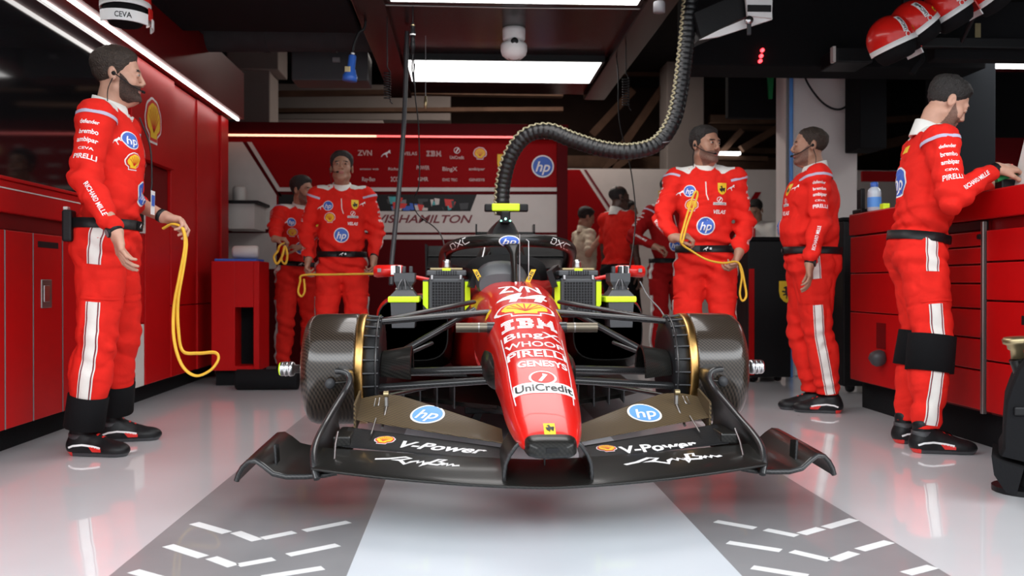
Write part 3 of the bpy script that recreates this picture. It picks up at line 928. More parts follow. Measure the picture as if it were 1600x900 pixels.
# --- right hand run ------------------------------------------------
XR = 2.42
r = root('workbench', (XR + .35, 4.4, 0), 0, 'long red workbench top along the right side', 'workbench')
m = MB(); m.box((XR, 2.6, 1.081), (XR + .75, 5.72, 1.215), 'panel_red', .008); part('worktop', m, r)
m = MB(); m.box((XR + .08, 2.6, 0), (XR + .72, 5.70, .168), 'black_matte'); struct('baseboard_right', m)
def drawer_unit(y0, y1, zs, label, body='panel_dark_red'):
    r = root('drawer_cabinet', (XR + .35, (y0 + y1) / 2, .17), 0, label, 'cabinet', 'red drawer cabinets under the workbench')
    m = MB(); m.box((XR + .03, y0, .17), (XR + .72, y1, 1.078), body); part('carcass', m, r)
    for a, b in zip(zs[:-1], zs[1:]):
        m = MB(); m.box((XR, y0 + .004, a + .004), (XR + .028, y1 - .004, b - .004), 'panel_red', .004); part('drawer', m, r)
    return r
r = drawer_unit(4.20, 4.95, [.18, .37, .52, .66, .78, .87, .955, 1.03], 'red seven drawer cabinet beside the bending man')
m = MB(); m.box((XR + .01, 4.21, 1.035), (XR + .05, 4.94, 1.076), 'black'); part('grip_slot', m, r, 'black slot above the drawers')
m = MB(); m.box((XR - .012, 4.185, .17), (XR + .01, 4.205, 1.07), 'steel', .003); m.cyl((XR - .016, 4.22, 1.0), (XR + .0, 4.22, 1.0), .012, 'black'); part('lock_rail', m, r, 'grey vertical locking rail')
r = drawer_unit(3.50, 4.18, [.18, .42, .70, .88, 1.03], 'red cabinet with deep drawers at the right frame edge')
m = MB(); m.box((XR - .002, 3.6, .60), (XR + .002, 3.9, .64), 'black'); part('grip_slot', m, r)
r = drawer_unit(2.62, 3.48, [.18, .45, .75, 1.03], 'red drawer cabinet nearest the camera, past the frame edge') if False else None
r = root('cupboard', (XR + .35, 5.3, .17), 0, 'red cupboard with black handle at far end of workbench', 'cabinet')
m = MB(); m.box((XR + .03, 4.96, .17), (XR + .72, 5.70, 1.078), 'panel_dark_red'); part('carcass', m, r)
m = MB(); m.box((XR, 4.965, .18), (XR + .028, 5.695, .60), 'panel_red', .004); d = part('door', m, r)
m = MB(); m.box((XR - .003, 5.2, .40), (XR + .002, 5.32, .55), 'panel_dark_red'); m.lathe([(0, -.03), (.03, -.02), (.045, 0), (.05, .04), (.03, .06), (0, .06)], (XR - .03, 5.22, .33), (-.2, 0, .4), 'dark_grey', 18); part('handle', m, d, 'dark recessed twist handle')
m = MB(); m.box((XR, 4.965, .607), (XR + .028, 5.695, .84), 'panel_red', .004); part('drawer', m, r)
m = MB(); m.box((XR, 4.965, .847), (XR + .028, 5.695, 1.07), 'panel_red', .004); part('drawer', m, r)
# bottle and holder at the far end of the bench
p = at(1366, 329, 5.45)
r = root('spray_bottle', (p.x, 5.45, 1.215), 0, 'pale blue bottle with blue cap on the red workbench', 'bottle')
m = MB(); m.lathe([(0, 0), (.036, 0), (.04, .006), (.04, .11), (.036, .13), (.022, .145), (.02, .15)], (p.x, 5.45, 1.215), (0, 0, 1), 'clear_bottle', 22); part('bottle', m, r)
m = MB(); m.lathe([(.023, 0), (.023, .025), (.018, .03), (0, .03)], (p.x, 5.45, 1.362), (0, 0, 1), 'cap_blue', 18); part('cap', m, r, 'blue screw cap')
m = MB(); m.lathe([(.0405, 0), (.0405, .06)], (p.x, 5.45, 1.24), (0, 0, 1), 'sky_blue', 22); part('paper_label', m, r)
m = MB(); p = at(1352, 340, 5.6); m.box((p.x - .05, 5.55, 1.215), (p.x + .03, 5.68, 1.24), 'black', .006); m.box((p.x - .03, 5.60, 1.24), (p.x + .0, 5.66, 1.37), 'black', .006)
thing('tool_holder', m, 'black tool holder behind the blue capped bottle', 'tool holder')
m = MB(); p = at(1383, 325, 5.3); m.box((p.x - .02, 5.28, 1.215), (p.x + .02, 5.33, 1.25), 'neon', .004)
thing('tape_roll', m, 'small yellow green block beside the bottle', 'block')
# white machine at the frame edge
r = root('white_machine', (2.72, 4.0, 1.215), 0, 'white rounded machine standing on the workbench at frame edge', 'machine')
m = MB(); m.prism([(XR + .09, 4.12, 1.215), (XR + .16, 4.12, 1.50), (XR + .30, 4.12, 1.62), (XR + .68, 4.12, 1.62), (XR + .68, 4.12, 1.215)], (0, -.42, 0), 'panel_white'); part('housing', m, r)
m = MB(); m.box((XR + .10, 4.125, 1.22), (XR + .5, 4.14, 1.30), 'mid_grey', .004); part('side_panel', m, r)

# --- black chests in the mid distance ------------------------------
r = root('tool_chest', (2.4, 7.35, 0), 0, 'black tool chest with yellow shield badge behind the right drum', 'tool chest')
YT = 7.15
a, b = at(1168, 376, YT), at(1236, 590, YT)
m = MB(); m.box((a.x, YT, .04), (b.x, YT + .42, a.z), 'black', .01)
flat(m, art_shield(.17), at(1229, 456, YT - .002), (1, 0, 0), (0, 0, 1), (0, -1, 0), .002); part('body', m, r)
m = MB(); m.box((a.x - .02, YT - .01, a.z), (b.x + .01, YT + .43, a.z + .03), 'black_matte', .006); part('lid', m, r)
m = MB(); m.box((a.x + .01, YT - .015, .06), (a.x + .05, YT, at(1168, 420, YT).z), 'panel_red'); part('edge_trim', m, r, 'red edge strip')
for x in (a.x + .08, b.x - .08):
    m = MB(); m.lathe([(0, -.02), (.035, -.02), (.04, 0), (.035, .02), (0, .02)], (x, YT + .08, .04), (1, 0, 0), 'black', 16); part('wheel', m, r)
r = root('tool_chest', (3.2, 6.6, 0), 0, 'tall black chest behind the red suited man with arms lowered', 'tool chest')
a, b = at(1318, 345, 6.4), at(1352, 600, 6.4)
m = MB(); m.box((a.x, 6.4, .05), (a.x + .6, 6.9, a.z), 'black', .01); part('body', m, r)
m = MB(); m.box((a.x - .01, 6.39, a.z), (a.x + .61, 6.91, a.z + .025), 'black_matte', .006); part('lid', m, r)
for x in (a.x + .08, a.x + .5):
    m = MB(); m.lathe([(0, -.02), (.045, -.02), (.05, 0), (.045, .02), (0, .02)], (x, 6.48, .05), (1, 0, 0), 'black', 16); part('wheel', m, r)

# ================================================================== THE RACING CAR
XC = 0.245
car = root('racing_car', (XC, 3.85, 0), 0, 'red and black open wheel racing car with wheels off in the middle of the garage', 'racing car')
def lat(u, v, Y):
    p = at(u, v, Y); return abs(p.x - XC), Y, p.z
def S(sx, l, y, z): return Vector((XC + sx * l, y, z))
NY = [2.64, 2.67, 2.72, 2.80, 2.97, 3.15, 3.5, 3.75, 4.2, 4.6, 4.9]
NZ = [0.318, 0.340, 0.366, 0.397, 0.456, 0.524, 0.612, 0.678, 0.748, 0.786, 0.80]
NW = [0.070, 0.082, 0.094, 0.108, 0.122, 0.130, 0.145, 0.163, 0.195, 0.212, 0.22]
NH = [0.020, 0.055, 0.085, 0.115, 0.17, 0.22, 0.30, 0.36, 0.42, 0.46, 0.48]
def nose_z(y): return interp(NY, NZ, y)
def sup(w, zt, h, y, n=2.7, k=40):
    out = []
    for i in range(k):
        a = 2 * pi * i / k
        c, s_ = cos(a), sin(a)
        out.append((XC + w * math.copysign(abs(c) ** (2 / n), c), y, zt - h / 2 + h / 2 * math.copysign(abs(s_) ** (2 / n), s_)))
    return out
ys = list(np.concatenate([np.linspace(2.64, 2.8, 9), np.linspace(2.84, 4.9, 50)]))
def smooth_prof(xs, yv):
    c = spline([(a, b, 0) for a, b in zip(xs, yv)], 12)
    return [p.x for p in c], [p.y for p in c]
nzx, nzy = smooth_prof(NY, NZ); nwx, nwy = smooth_prof(NY, NW); nhx, nhy = smooth_prof(NY, NH)
secs = [sup(interp(nwx, nwy, y), interp(nzx, nzy, y), interp(nhx, nhy, y), y, 2.9) for y in ys]
nose = MB(); nose.loft(secs, 'paint_red')
nb = nose.bvh()
def ynose(v):
    lo, hi = 2.64, 4.6
    for _ in range(40):
        mid = (lo + hi) / 2
        if px((XC, mid, interp(nzx, nzy, mid)))[1] > v: lo = mid
        else: hi = mid
    return lo
def nose_art(layers_fn, v0, v1, w_px=None, du=0.0):
    """artwork between image rows v0 (top) and v1; layers_fn(width, height)"""
    ya, yb = ynose(v1), ynose(v0)
    yc = (ya + yb) / 2
    w = (w_px or 60) * yc / F_PX
    decal(nose, nb, layers_fn(w, yb - ya), (XC + du * yc / F_PX, yc, 1.6), (1, 0, 0), (0, 1, 0), (0, 0, -1), 0.0012, 0.016)
def tx(s, bold=.015, shear=0.0, mat='lettering_white', space=1.0):
    return lambda w, h: [(textfit(s, w, h * .86, bold, shear, space), mat)]
nose_art(tx('ZVN', .03), 447, 457, 66)
nose_art(tx('44', .025, .25), 457.5, 472, 82)
def _sh(w, h):
    return [((np.array(l[0][0]) * np.array([1, h / w * 1.12]), l[0][1]), l[1]) for l in art_shell(w * .5)]
nose_art(_sh, 474, 493, 92, -2)
nose_art(lambda w, h: [(art_ibm(w, h), 'lettering_white')], 497, 513, 86, -1)
nose_art(tx('BingX', .018), 518, 528, 88)
nose_art(tx('WHOOP', .015), 533, 542, 92)
nose_art(tx('PIRELLI', .018), 547, 558, 92, 0)
nose_art(lambda w, h: [(move2d(rect2d(w * .96, h * .12), 0, h * .56), 'lettering_white')], 547, 558, 92, 0)
nose_art(tx('GENESYS', .03), 563, 573, 78, 6)
nose_art(lambda w, h: [(ell2d(w * .5, h * .5), 'lettering_white'), (ell2d(w * .42, h * .42), 'logo_red'), (stroke2d([(-w * .12, -h * .3), (w * .12, h * .2), (0, h * .2)], w * .13), 'lettering_white')], 580, 601, 44, 3)
nose_art(lambda w, h: [(rect2d(w * 1.06, h * 1.35), 'lettering_white'), (textfit('UniCredit', w, h * .86, .02), 'lettering_black')], 600, 612, 90, 2)
nose_art(lambda w, h: [(rect2d(w, h), 'yellow'), (move2d(horse(h * .7), 0, 0), 'lettering_black')], 662, 679, 18, 0)
for sgn in (-1, 1):
    y = ynose(468)
    decal(nose, nb, [(ell2d(.013, .03), 'yellow')], (XC + sgn * .150, y - .03, 1.6), (1, 0, 0), (0, 1, 0), (0, 0, -1), .0012, .01)
    pts = [(sgn * interp(nwx, nwy, y) * .80, y) for y in np.linspace(2.85, 3.45, 14)]
    decal(nose, nb, [(stroke2d(pts, .003), 'lettering_white')], (XC, 0, 1.6), (1, 0, 0), (0, 1, 0), (0, 0, -1), .0012, 0)
part('nose_cone', nose, car, fixn=True)
m = MB()
secs = []
for y, w, h, zt in ((2.605, .045, .030, .318), (2.615, .064, .050, .330), (2.635, .074, .060, .338), (2.68, .078, .064, .342), (2.80, .080, .07, .36), (3.0, .08, .075, .40)):
    secs.append(sup(w, zt, h, y, 3.6, 32))
m.loft(secs, 'carbon')
m.box((XC - .017, 2.600, .300), (XC + .017, 2.66, .313), 'black')
part('nose_tip', m, car, 'black carbon nose tip with small slot')

# ---- front wing ---------------------------------------------------
def foil(LE, TE, th, camber, n=10):
    """closed section between leading and trailing edge (y, z)"""
    up, dn = [], []
    for i in range(n + 1):
        t = (1 - cos(pi * i / n)) / 2
        y = LE[0] + (TE[0] - LE[0]) * t
        z = LE[1] + (TE[1] - LE[1]) * t - camber * 4 * t * (1 - t)
        d = th * (1.55 * sqrt(max(t, 0)) * (1 - t) ** .75 + .12 * (1 - abs(2 * t - 1)) + .04)
        up.append((y, z + d / 2)); dn.append((y, z - d / 2))
    return up + dn[::-1][0:-1]
def wing_loft(m, stations, mat):
    """stations: (x world, LE(y,z), TE(y,z), thickness, camber)"""
    m.loft([[(x, y, z) for y, z in foil(LE, TE, th, cb)] for x, LE, TE, th, cb in stations], mat)
m = MB(); st = []
for l in np.linspace(-.734, .734, 45):
    a = abs(l) / .734
    yl = 2.69 + .26 * a ** 1.7; zl = .179 + .010 * a
    yt = 2.93 + .22 * a ** 1.3; zt = .218 + .006 * a
    st.append((XC + l, (yl, zl), (yt, zt), .033, .004))
wing_loft(m, st, 'carbon')
wb_ = m.bvh()
def wing_art(layers, u, v, Y, ang, bv, mb, g=.02, zup=1.2, mirror=False):
    p = at(u, v, Y)
    U = Vector((cos(ang), sin(ang), 0)); V = Vector((-sin(ang), cos(ang), 0))
    decal(mb, bv, layers, (p.x, p.y, zup), U, V, (0, 0, -1), .001, g)
def ray_script(w, h):
    """long handwritten signature strokes"""
    a = [(-.5, -.06), (-.36, .04), (-.2, .28), (-.12, .2), (-.2, .02), (-.3, -.02), (-.2, -.02), (-.1, -.25), (-.06, -.05), (.0, .05), (.02, -.1), (.06, .06), (.09, -.1), (.12, .05), (.10, -.3), (.16, -.05)]
    b = [(.14, -.1), (.2, .3), (.28, .32), (.24, .12), (.30, .06), (.26, -.12), (.16, -.1)]
    c = [(.3, -.1), (.35, .04), (.37, -.1), (.41, .04), (.44, -.08), (.5, -.02)]
    return [(merge2d(*[stroke2d([(x * w, y * h) for x, y in q], h * .11) for q in (a, b, c)]), 'lettering_white')]
wing_art(ray_script(.29, .13), 652, 728, 2.93, -.38, wb_, m)
wing_art(ray_script(.36, .13), 1052, 724, 2.93, .33, wb_, m)
part('front_wing_main_plane', m, car)
m = MB()
m.box((XC - .002, 2.86, .19), (XC + .002, 2.90, .245), 'carbon')
part('wing_bracket', m, car)
for sx in (-1, 1):
    # second element with fuel lettering
    m = MB(); st = []
    for l in np.linspace(.126, .662, 16):
        a = (l - .126) / .536
        st.append((XC + sx * l, (2.935 + .20 * a, .214 + .014 * a), (3.065 + .235 * a, .234 + .036 * a), .014, .003))
    wing_loft(m, st, 'black'); bv = m.bvh()
    if sx < 0:
        wing_art([(textfit('V-Power', .305, .052, .03, .25), 'lettering_white')], 692, 693, 3.07, -.33, bv, m)
        wing_art(art_shell(.036), 601, 682, 3.16, -.33, bv, m)
    else:
        wing_art([(textfit('V-Power', .285, .055, .03, .25), 'lettering_white')], 1031, 686, 3.07, .30, bv, m)
        wing_art(art_shell(.034), 948, 698, 3.04, .25, bv, m)
    part('front_wing_second_element', m, car)
    # upper flap with round badge
    m = MB(); st = []
    for l in np.linspace(.120, .640, 22):
        a = (l - .120) / .52
        yt = interp([.12, .36, .50, .64], [3.22, 3.37, 3.46, 3.47], l); zt = interp([.12, .24, .36, .50, .57, .64], [.272, .303, .333, .364, .364, .350], l)
        st.append((XC + sx * l, (3.06 + .25 * a, .248 + .044 * a), (yt, zt), .012, .008))
    wing_loft(m, st, 'carbon_flap'); bv = m.bvh()
    if sx < 0: wing_art(art_hp(.062, 'sky_blue', .066), 668, 652, 3.31, -.22, bv, m)
    else: wing_art(art_hp(.062, 'sky_blue', .066), 1007, 648, 3.31, .22, bv, m)
    part('front_wing_upper_flap', m, car)
    # flap end block and adjusters
    m = MB(); m.sheet([[S(sx, .640, 3.30 + .17 * t, .25 + h * .1 + .03 * t) for h in (0, .5, 1)] for t in (0, .5, 1)], .008, 'carbon_flap')
    m.box(S(sx, .665, 3.14, .225) - Vector((.03, 0, 0)), S(sx, .665, 3.36, .262) + Vector((.03, 0, 0)), 'carbon', .006)
    part('flap_end_plate', m, car)
    m = MB(); y, z = 3.40, .345
    m.box(S(sx, .535, 3.375, .33) - Vector((.006, 0, 0)), S(sx, .535, 3.40, .385) + Vector((.006, 0, 0)), 'steel', .003)
    m.cyl(S(sx, .535, 3.37, .378) - Vector((.009, 0, 0)), S(sx, .535, 3.37, .378) + Vector((.009, 0, 0)), .011, 'brass', n=14)
    m.cyl(S(sx, .535, 3.375, .33), S(sx, .54, 3.27, .27), .005, 'steel', n=8)
    m.tube([S(sx, .56, 3.39, .362), S(sx, .56, 3.34, .34), S(sx, .575, 3.34, .338), S(sx, .575, 3.39, .36)], .0018, 'silver', 5)
    part('flap_adjuster', m, car)
    m = MB(); m.tube([S(sx, .565, 3.30, .30), S(sx, .57, 3.18, .262)], .003, 'steel', 6); part('slot_separator', m, car); m = MB(); m.tube([S(sx, .672, 3.10, .285), S(sx, .674, 3.05, .25), S(sx, .67, 3.0, .212)], .0035, 'silver', 6)
    part('slot_separator', m, car)
    # curved mounting pillar to the nose
    prof = [(.060, .322), (.078, .316), (.098, .298), (.116, .272), (.127, .245), (.131, .215), (.131, .186)]
    G = [[S(sx, l, 2.715 + .27 * t + .03 * (1 - (zz - .186) / .136), zz) for l, zz in prof] for t in (0, .12, .4, 1)]
    m = MB(); m.sheet(G, .011, 'carbon')
    m.tube([S(sx, l, 2.712 + .03 * (1 - (zz - .186) / .136), zz) for l, zz in prof], .0065, 'carbon_arm', 8)
    part('nose_pylon', m, car)
    # endplate
    fe = [(.714, 2.945, .160), (.730, 2.975, .20), (.738, 3.03, .238), (.736, 3.12, .268), (.728, 3.24, .300), (.710, 3.33, .34), (.690, 3.40, .378), (.673, 3.43, .415), (.678, 3.445, .440), (.698, 3.45, .452), (.726, 3.46, .454)]
    G = [[S(sx, l + (.012 if t > .5 else 0), y + (3.64 - y) * t, z) for t in (0, .15, .4, .7, 1)] for l, y, z in fe]
    m = MB(); m.sheet(G, .012, 'carbon'); m.tube([S(sx, l + .002, y, z) for l, y, z in spline([Vector(q) for q in fe], 4)], .0115, 'carbon_arm', 10)
    part('front_wing_endplate', m, car)
    # rolled foot plate outside the endplate
    fp = [(.66, .172), (.70, .164), (.76, .160), (.82, .160), (.862, .170), (.895, .193), (.922, .208), (.948, .204), (.968, .185), (.982, .162), (.990, .138)]
    G = [[S(sx, l - .010 * max(0, t - .3), y + .05 * max(0, (l - .86)) / .13, z + .018 * t) for l, z in fp] for t, y in ((0, 2.985), (.1, 3.0), (.4, 3.14), (.7, 3.28), (1, 3.42))]
    m = MB(); m.sheet(G, .014, 'carbon', nrm=(0, 0, 1)); m.tube([g for g in G[0]], .009, 'carbon_arm', 8)
    part('endplate_foot', m, car)
    m = MB(); m.sheet([[S(sx, .868 + .004 * k, 3.06 + .055 * t, .168 + .085 * k - .01 * t * k) for k in (0, .5, 1)] for t in (0, .5, 1)], .006, 'carbon')
    m.tube([S(sx, .868, 3.06, .168), S(sx, .872, 3.06, .25)], .005, 'carbon_arm', 8)
    part('foot_fin', m, car)
    # ---- front corner: covered drum, ring, duct, axle -----------------
    A, C = (sx, 0, 0), Vector((XC, 3.85, .427))
    m = MB(); m.lathe([(.150, .680), (.224, .682), (.228, .690), (.2285, .825), (.2265, .852), (.219, .874), (.205, .889), (.185, .898), (.150, .903), (.06, .906), (0, .906)], C, A, 'carbon_drum', 72)
    d = part('drum_cover', m, car)
    m = MB(); m.lathe([(.205, .648), (.226, .650), (.2275, .656), (.2275, .678), (.2235, .682), (.205, .682)], C, A, 'gold', 72); part('rim_ring', m, d, 'golden ring')
    m = MB(); m.lathe([(.0, .90), (.016, .90), (.018, .950), (.027, .954), (.031, .962), (.031, .972), (.027, .975), (.030, .980), (.031, .990), (.027, .994), (.030, .998), (.029, 1.008)], C, A, 'silver', 28)
    m.lathe([(.029, 1.008), (.025, 1.014), (.018, 1.016), (0, 1.016)], C, A, 'neon' if sx < 0 else 'silver', 28); part('axle_nut', m, d, 'silver axle end')
    m = MB(); m.lathe([(0, .65), (.205, .65), (.21, .645), (.214, .60), (.208, .59), (.15, .585), (0, .585)], C, A, 'black', 56)
    for i in range(26):
        a = 2 * pi * i / 26
        r0 = Vector((0, cos(a), sin(a)))
        m.cyl(C + Vector((sx * .59, 0, 0)) + r0 * .214, C + Vector((sx * .65, 0, 0)) + r0 * .220, .004, 'dark_grey', n=6)
    m.lathe([(.216, .597), (.223, .597), (.223, .603), (.216, .603)], C, A, 'carbon_arm', 64)
    part('brake_drum', m, car, 'black vented inner drum')
    m = MB()   # brake cooling scoop on the inner side
    G = [[S(sx, .46 + .12 * t, 3.70 + .08 * t + .0 * k, .427 + .075 * sin(a) * (1 + .35 * (1 - t))) + Vector((0, .11 * cos(a), 0)) for a in np.linspace(-.2, pi + .2, 12)] for t, k in ((0, 0), (.5, 0), (1, 0))]
    m.sheet(G, .008, 'carbon'); part('brake_duct', m, car)
    m = MB(); p = S(sx, .77, 3.60, .392)
    m.lathe([(0, 0), (.018, .001), (.021, .006), (.018, .011), (0, .012)], p, (0, -1, 0.15), 'dark_grey', 18); m.tube([p + Vector((-sx * .06, .02, .006)), p], .003, 'steel', 6)
    m.tube([p, p + Vector((0, .04, 0))], .006, 'dark_grey', 6); part('sensor_puck', m, d)
    # ---- suspension ----------------------------------------------------
    def arm(name, a, b, w, sq=.45, lab=None, mat='carbon_arm'):
        p, q = lat(*a), lat(*b)
        m = MB(); P, Q = S(sx, *p), S(sx, *q)
        m.tube([P.lerp(Q, t) for t in np.linspace(0, 1, 6)], w, mat, 14, squash=sq, up=(0, 0, 1)); return m
    def put(name, m): return part(name, m, car)
    put('upper_wishbone', arm('', (588, 503, 3.84), (775, 487, 3.98), .030))
    put('upper_wishbone', arm('', (588, 503, 3.88), (738, 472, 4.45), .024))
    put('push_rod', arm('', (593, 570, 3.86), (742, 484, 4.05), .017, .8))
    put('track_rod', arm('', (596, 572, 3.72), (675, 536, 3.95), .010, .8))
    m = arm('', (584, 583, 3.86), (800, 576, 3.66), .036); put('lower_wishbone', m)
    m = arm('', (584, 606, 3.70), (800, 592, 3.52), .030, .5); bv = m.bvh()
    c = S(sx, *lat(697, 590, 3.58))
    decal(m, bv, ray_script(.21, .05), (c.x, 2.5, c.z + .018), (1, 0, -.07 * sx), (0, 0, 1), (0, 1, -.25), .001, .01)
    put('lower_wishbone', m)
    put('lower_wishbone', arm('', (590, 622, 3.82), (690, 600, 4.3), .018, .5))
    m = MB(); m.cyl(S(sx, .13, 3.70, .603), S(sx, .285, 3.70, .603), .0195, 'bronze_grey', n=24); m.cyl(S(sx, .19, 3.70, .603), S(sx, .196, 3.70, .603), .0205, 'steel', n=24); m.cyl(S(sx, .13, 3.70, .603), S(sx, .16, 3.70, .603), .022, 'carbon_arm', n=24)
    part('support_tube', m, car, 'dull metal tube beside the nose')
    m = MB(); secs = []
    for y, w, zt, h in ((3.38, .02, .46, .05), (3.42, .05, .49, .11), (3.55, .065, .52, .15), (3.8, .07, .53, .17), (4.1, .05, .53, .17)):
        secs.append([(q[0] + sx * .115, q[1], q[2]) for q in sup(w, zt, h, y, 2.2, 20)])
    m.loft(secs, 'carbon'); part('chassis_fairing', m, car)
# ---- chassis, cockpit ---------------------------------------------
m = MB(); secs = []
for y, w, zt, h in ((4.62, .205, .765, .46), (4.8, .225, .775, .5), (5.1, .27, .79, .55), (5.5, .37, .82, .6), (6.0, .38, .82, .62)):
    secs.append(sup(w, zt, h, y, 3.6, 36))
m.loft(secs, 'paint_red'); part('monocoque', m, car)
m = MB()   # black cockpit rim and raised sides
for sx in (-1, 1):
    G = [[S(sx, .215 + .13 * t - .03 * k, 4.76 + .95 * t, .76 + .085 * k + .05 * t * k) for k in (0, .4, .8, 1)] for t in np.linspace(0, 1, 6)]
    m.sheet(G, .03, 'black')
part('cockpit_rim', m, car)
m = MB()
for sx in (-1, 1):
    p = S(sx, .195, 4.74, .0)
    a = at(742 if sx < 0 else 834, 421, 4.70); b = at(752 if sx < 0 else 824, 441, 4.70)
    m.prism([a + Vector((-.012, 0, 0)), a + Vector((.012, 0, 0)), b + Vector((.014, 0, 0)), b + Vector((-.012, 0, 0))], (0, .012, 0), 'yellow')
    flat(m, [(move2d(textfit('SIS', .05, .013, .02), 0, 0, -1.1 if sx < 0 else 1.1), 'lettering_black')], a.lerp(b, .5), (1, 0, 0), (0, 0, 1), (0, -1, 0))
part('warning_strip', m, car, 'yellow strips on the cockpit edge')
m = MB(); secs = []
for y, w, zt, h in ((4.68, .13, .83, .12), (4.74, .15, .875, .17), (4.85, .15, .90, .2), (4.95, .13, .88, .2)):
    secs.append(sup(w * .9, zt, h, y, 2.4, 28))
secs = [[(p[0] - .06, p[1], p[2]) for p in q] for q in secs]
m.loft(secs, 'plastic_grey'); part('cockpit_cover', m, car, 'grey cover over the steering wheel')
m = MB(); secs = []
for y, w, zt, h in ((5.35, .19, .90, .22), (5.5, .24, .95, .28), (5.7, .26, .96, .3)):
    secs.append(sup(w, zt, h, y, 3, 28))
m.loft(secs, 'black_matte'); part('headrest', m, car)
# halo
hp_pts = [(.37, 5.68, .78), (.371, 5.62, .85), (.372, 5.52, .905), (.36, 5.32, .955), (.325, 5.12, .982), (.25, 4.95, .997), (.14, 4.84, 1.004), (0, 4.80, 1.004)]
pth = [S(-1, *p) for p in hp_pts] + [S(1, *p) for p in hp_pts[::-1][1:]]
m = MB(); m.tube(spline(pth, 6), .036, 'carbon', 18, squash=.92); hb = m.bvh()
t_ = art_hp(.055, 'blue', .030)
decal(m, hb, t_, (XC - .02, 4.0, 1.03), (1, 0, 0), (0, 0, 1), (0, 1, -.04), .001, .01)
for u, v, a in ((717, 381, .42), (875, 381, -.42)):
    p = at(u, v, 4.2)
    dx = stroke2d([(-.085, -.03), (-.085, .025), (-.05, .03), (-.04, 0), (-.05, -.028), (-.085, -.03)], .009)
    xx = stroke2d([(-.03, -.03), (.03, .03)], .009); x2 = stroke2d([(-.03, .03), (.03, -.03)], .009)
    cc = stroke2d([(.10, .028), (.05, .03), (.04, 0), (.05, -.028), (.10, -.026)], .009)
    sh = move2d(merge2d(dx, xx, x2, cc), 0, 0, a)
    d = ray(u, v)
    decal(m, hb, [((sh[0] * .55, sh[1]), 'lettering_white')], p, (1, 0, 0), (0, 0, 1), d, .001, .012)
part('halo', m, car)
m = MB(); secs = []
for z, y0, y1, w in ((.77, 4.60, 4.74, .018), (.85, 4.64, 4.74, .016), (.93, 4.69, 4.78, .018), (.965, 4.74, 4.84, .035), (.99, 4.77, 4.88, .075)):
    secs.append([(XC + w * cos(a), (y0 + y1) / 2 + (y1 - y0) / 2 * sin(a), z) for a in np.linspace(0, 2 * pi, 17)[:-1]])
m.loft(secs, 'carbon'); part('halo_pillar', m, car)
m = MB()
p = at(812, 450, 4.55); q = at(812, 366, 4.55); m.tube([p, q], .0022, 'silver', 6); m.tube([at(826, 437, 4.5), at(826, 377, 4.5), at(822, 374, 4.5)], .0025, 'silver', 6)
m.tube([at(806, 449, 4.52), at(806, 440, 4.52)], .006, 'white', 8); m.tube([p, at(817, 440, 4.5), at(833, 462, 4.3)], .0016, 'black', 5)
part('pitot_probe', m, car, 'thin pale sensor rods on the cowl')
# air box and engine cover
m = MB(); secs = []
def arch(w, z0, z1, y, n=22):
    return [(XC + w * (1 if a < pi / 2 else 1) * math.copysign(abs(cos(a)) ** .7, cos(a)), y, z0 + (z1 - z0) * sin(a) ** .8 if sin(a) > 1e-6 else z0) for a in np.linspace(0, pi, n)]
OFF = 0.0
secs = [arch(.098, .86, 1.175, 5.80), arch(.105, .84, 1.19, 5.86), arch(.15, .78, 1.18, 6.1), arch(.22, .6, 1.08, 6.6), arch(.16, .5, .92, 7.2), arch(.07, .45, .75, 7.8)]
m.loft(secs, 'carbon'); part('engine_cover', m, car)
m = MB(); m.loft([arch(.076, .90, 1.155, 5.795), arch(.07, .92, 1.14, 5.80)], 'black'); part('air_intake', m, car, 'black roll hoop intake')
m = MB()
for sx in (-1, 1): m.tube([S(sx, .17, 5.80, .80), S(sx, .13, 5.80, .9), S(sx, .096, 5.80, .98)], .012, 'carbon', 8)
m.tube([S(-1, .13, 5.62, 1.0), S(-1, .17, 5.45, .83)], .010, 'silver', 8); m.tube([S(1, .05, 5.5, .95), S(1, .09, 5.3, .82)], .010, 'silver', 8)
part('roll_hoop_strut', m, car)
cam_y = 5.75
a, b = at(757, 319, cam_y), at(825, 331, cam_y)
m = MB(); m.box((a.x, cam_y - .03, b.z), (b.x, cam_y + .03, a.z), 'black', .008, segs=3)
tc_ = part('onboard_camera', m, car, 'black camera bar with fluorescent yellow middle')
m = MB(); p, q = at(768, 319, cam_y), at(812, 331, cam_y); m.box((p.x, cam_y - .034, q.z + .002), (q.x, cam_y + .034, a.z + .003), 'neon', .009, segs=3); part('camera_sleeve', m, tc_)
m = MB(); p, q = at(782, 330, cam_y), at(797, 350, cam_y); m.box((p.x, cam_y - .04, q.z), (q.x, cam_y + .04, p.z), 'black', .01); part('camera_stem', m, tc_)
m = MB()
for u, v, r in ((790, 342, .007), (783, 345, .005), (797, 345, .005)):
    m.lathe([(0, .006), (r * .7, .004), (r, 0), (0, 0)], at(u, v, cam_y - .045), (0, -1, 0), 'led_green', 12)
part('status_lamp', m, car, 'green lights below the camera')
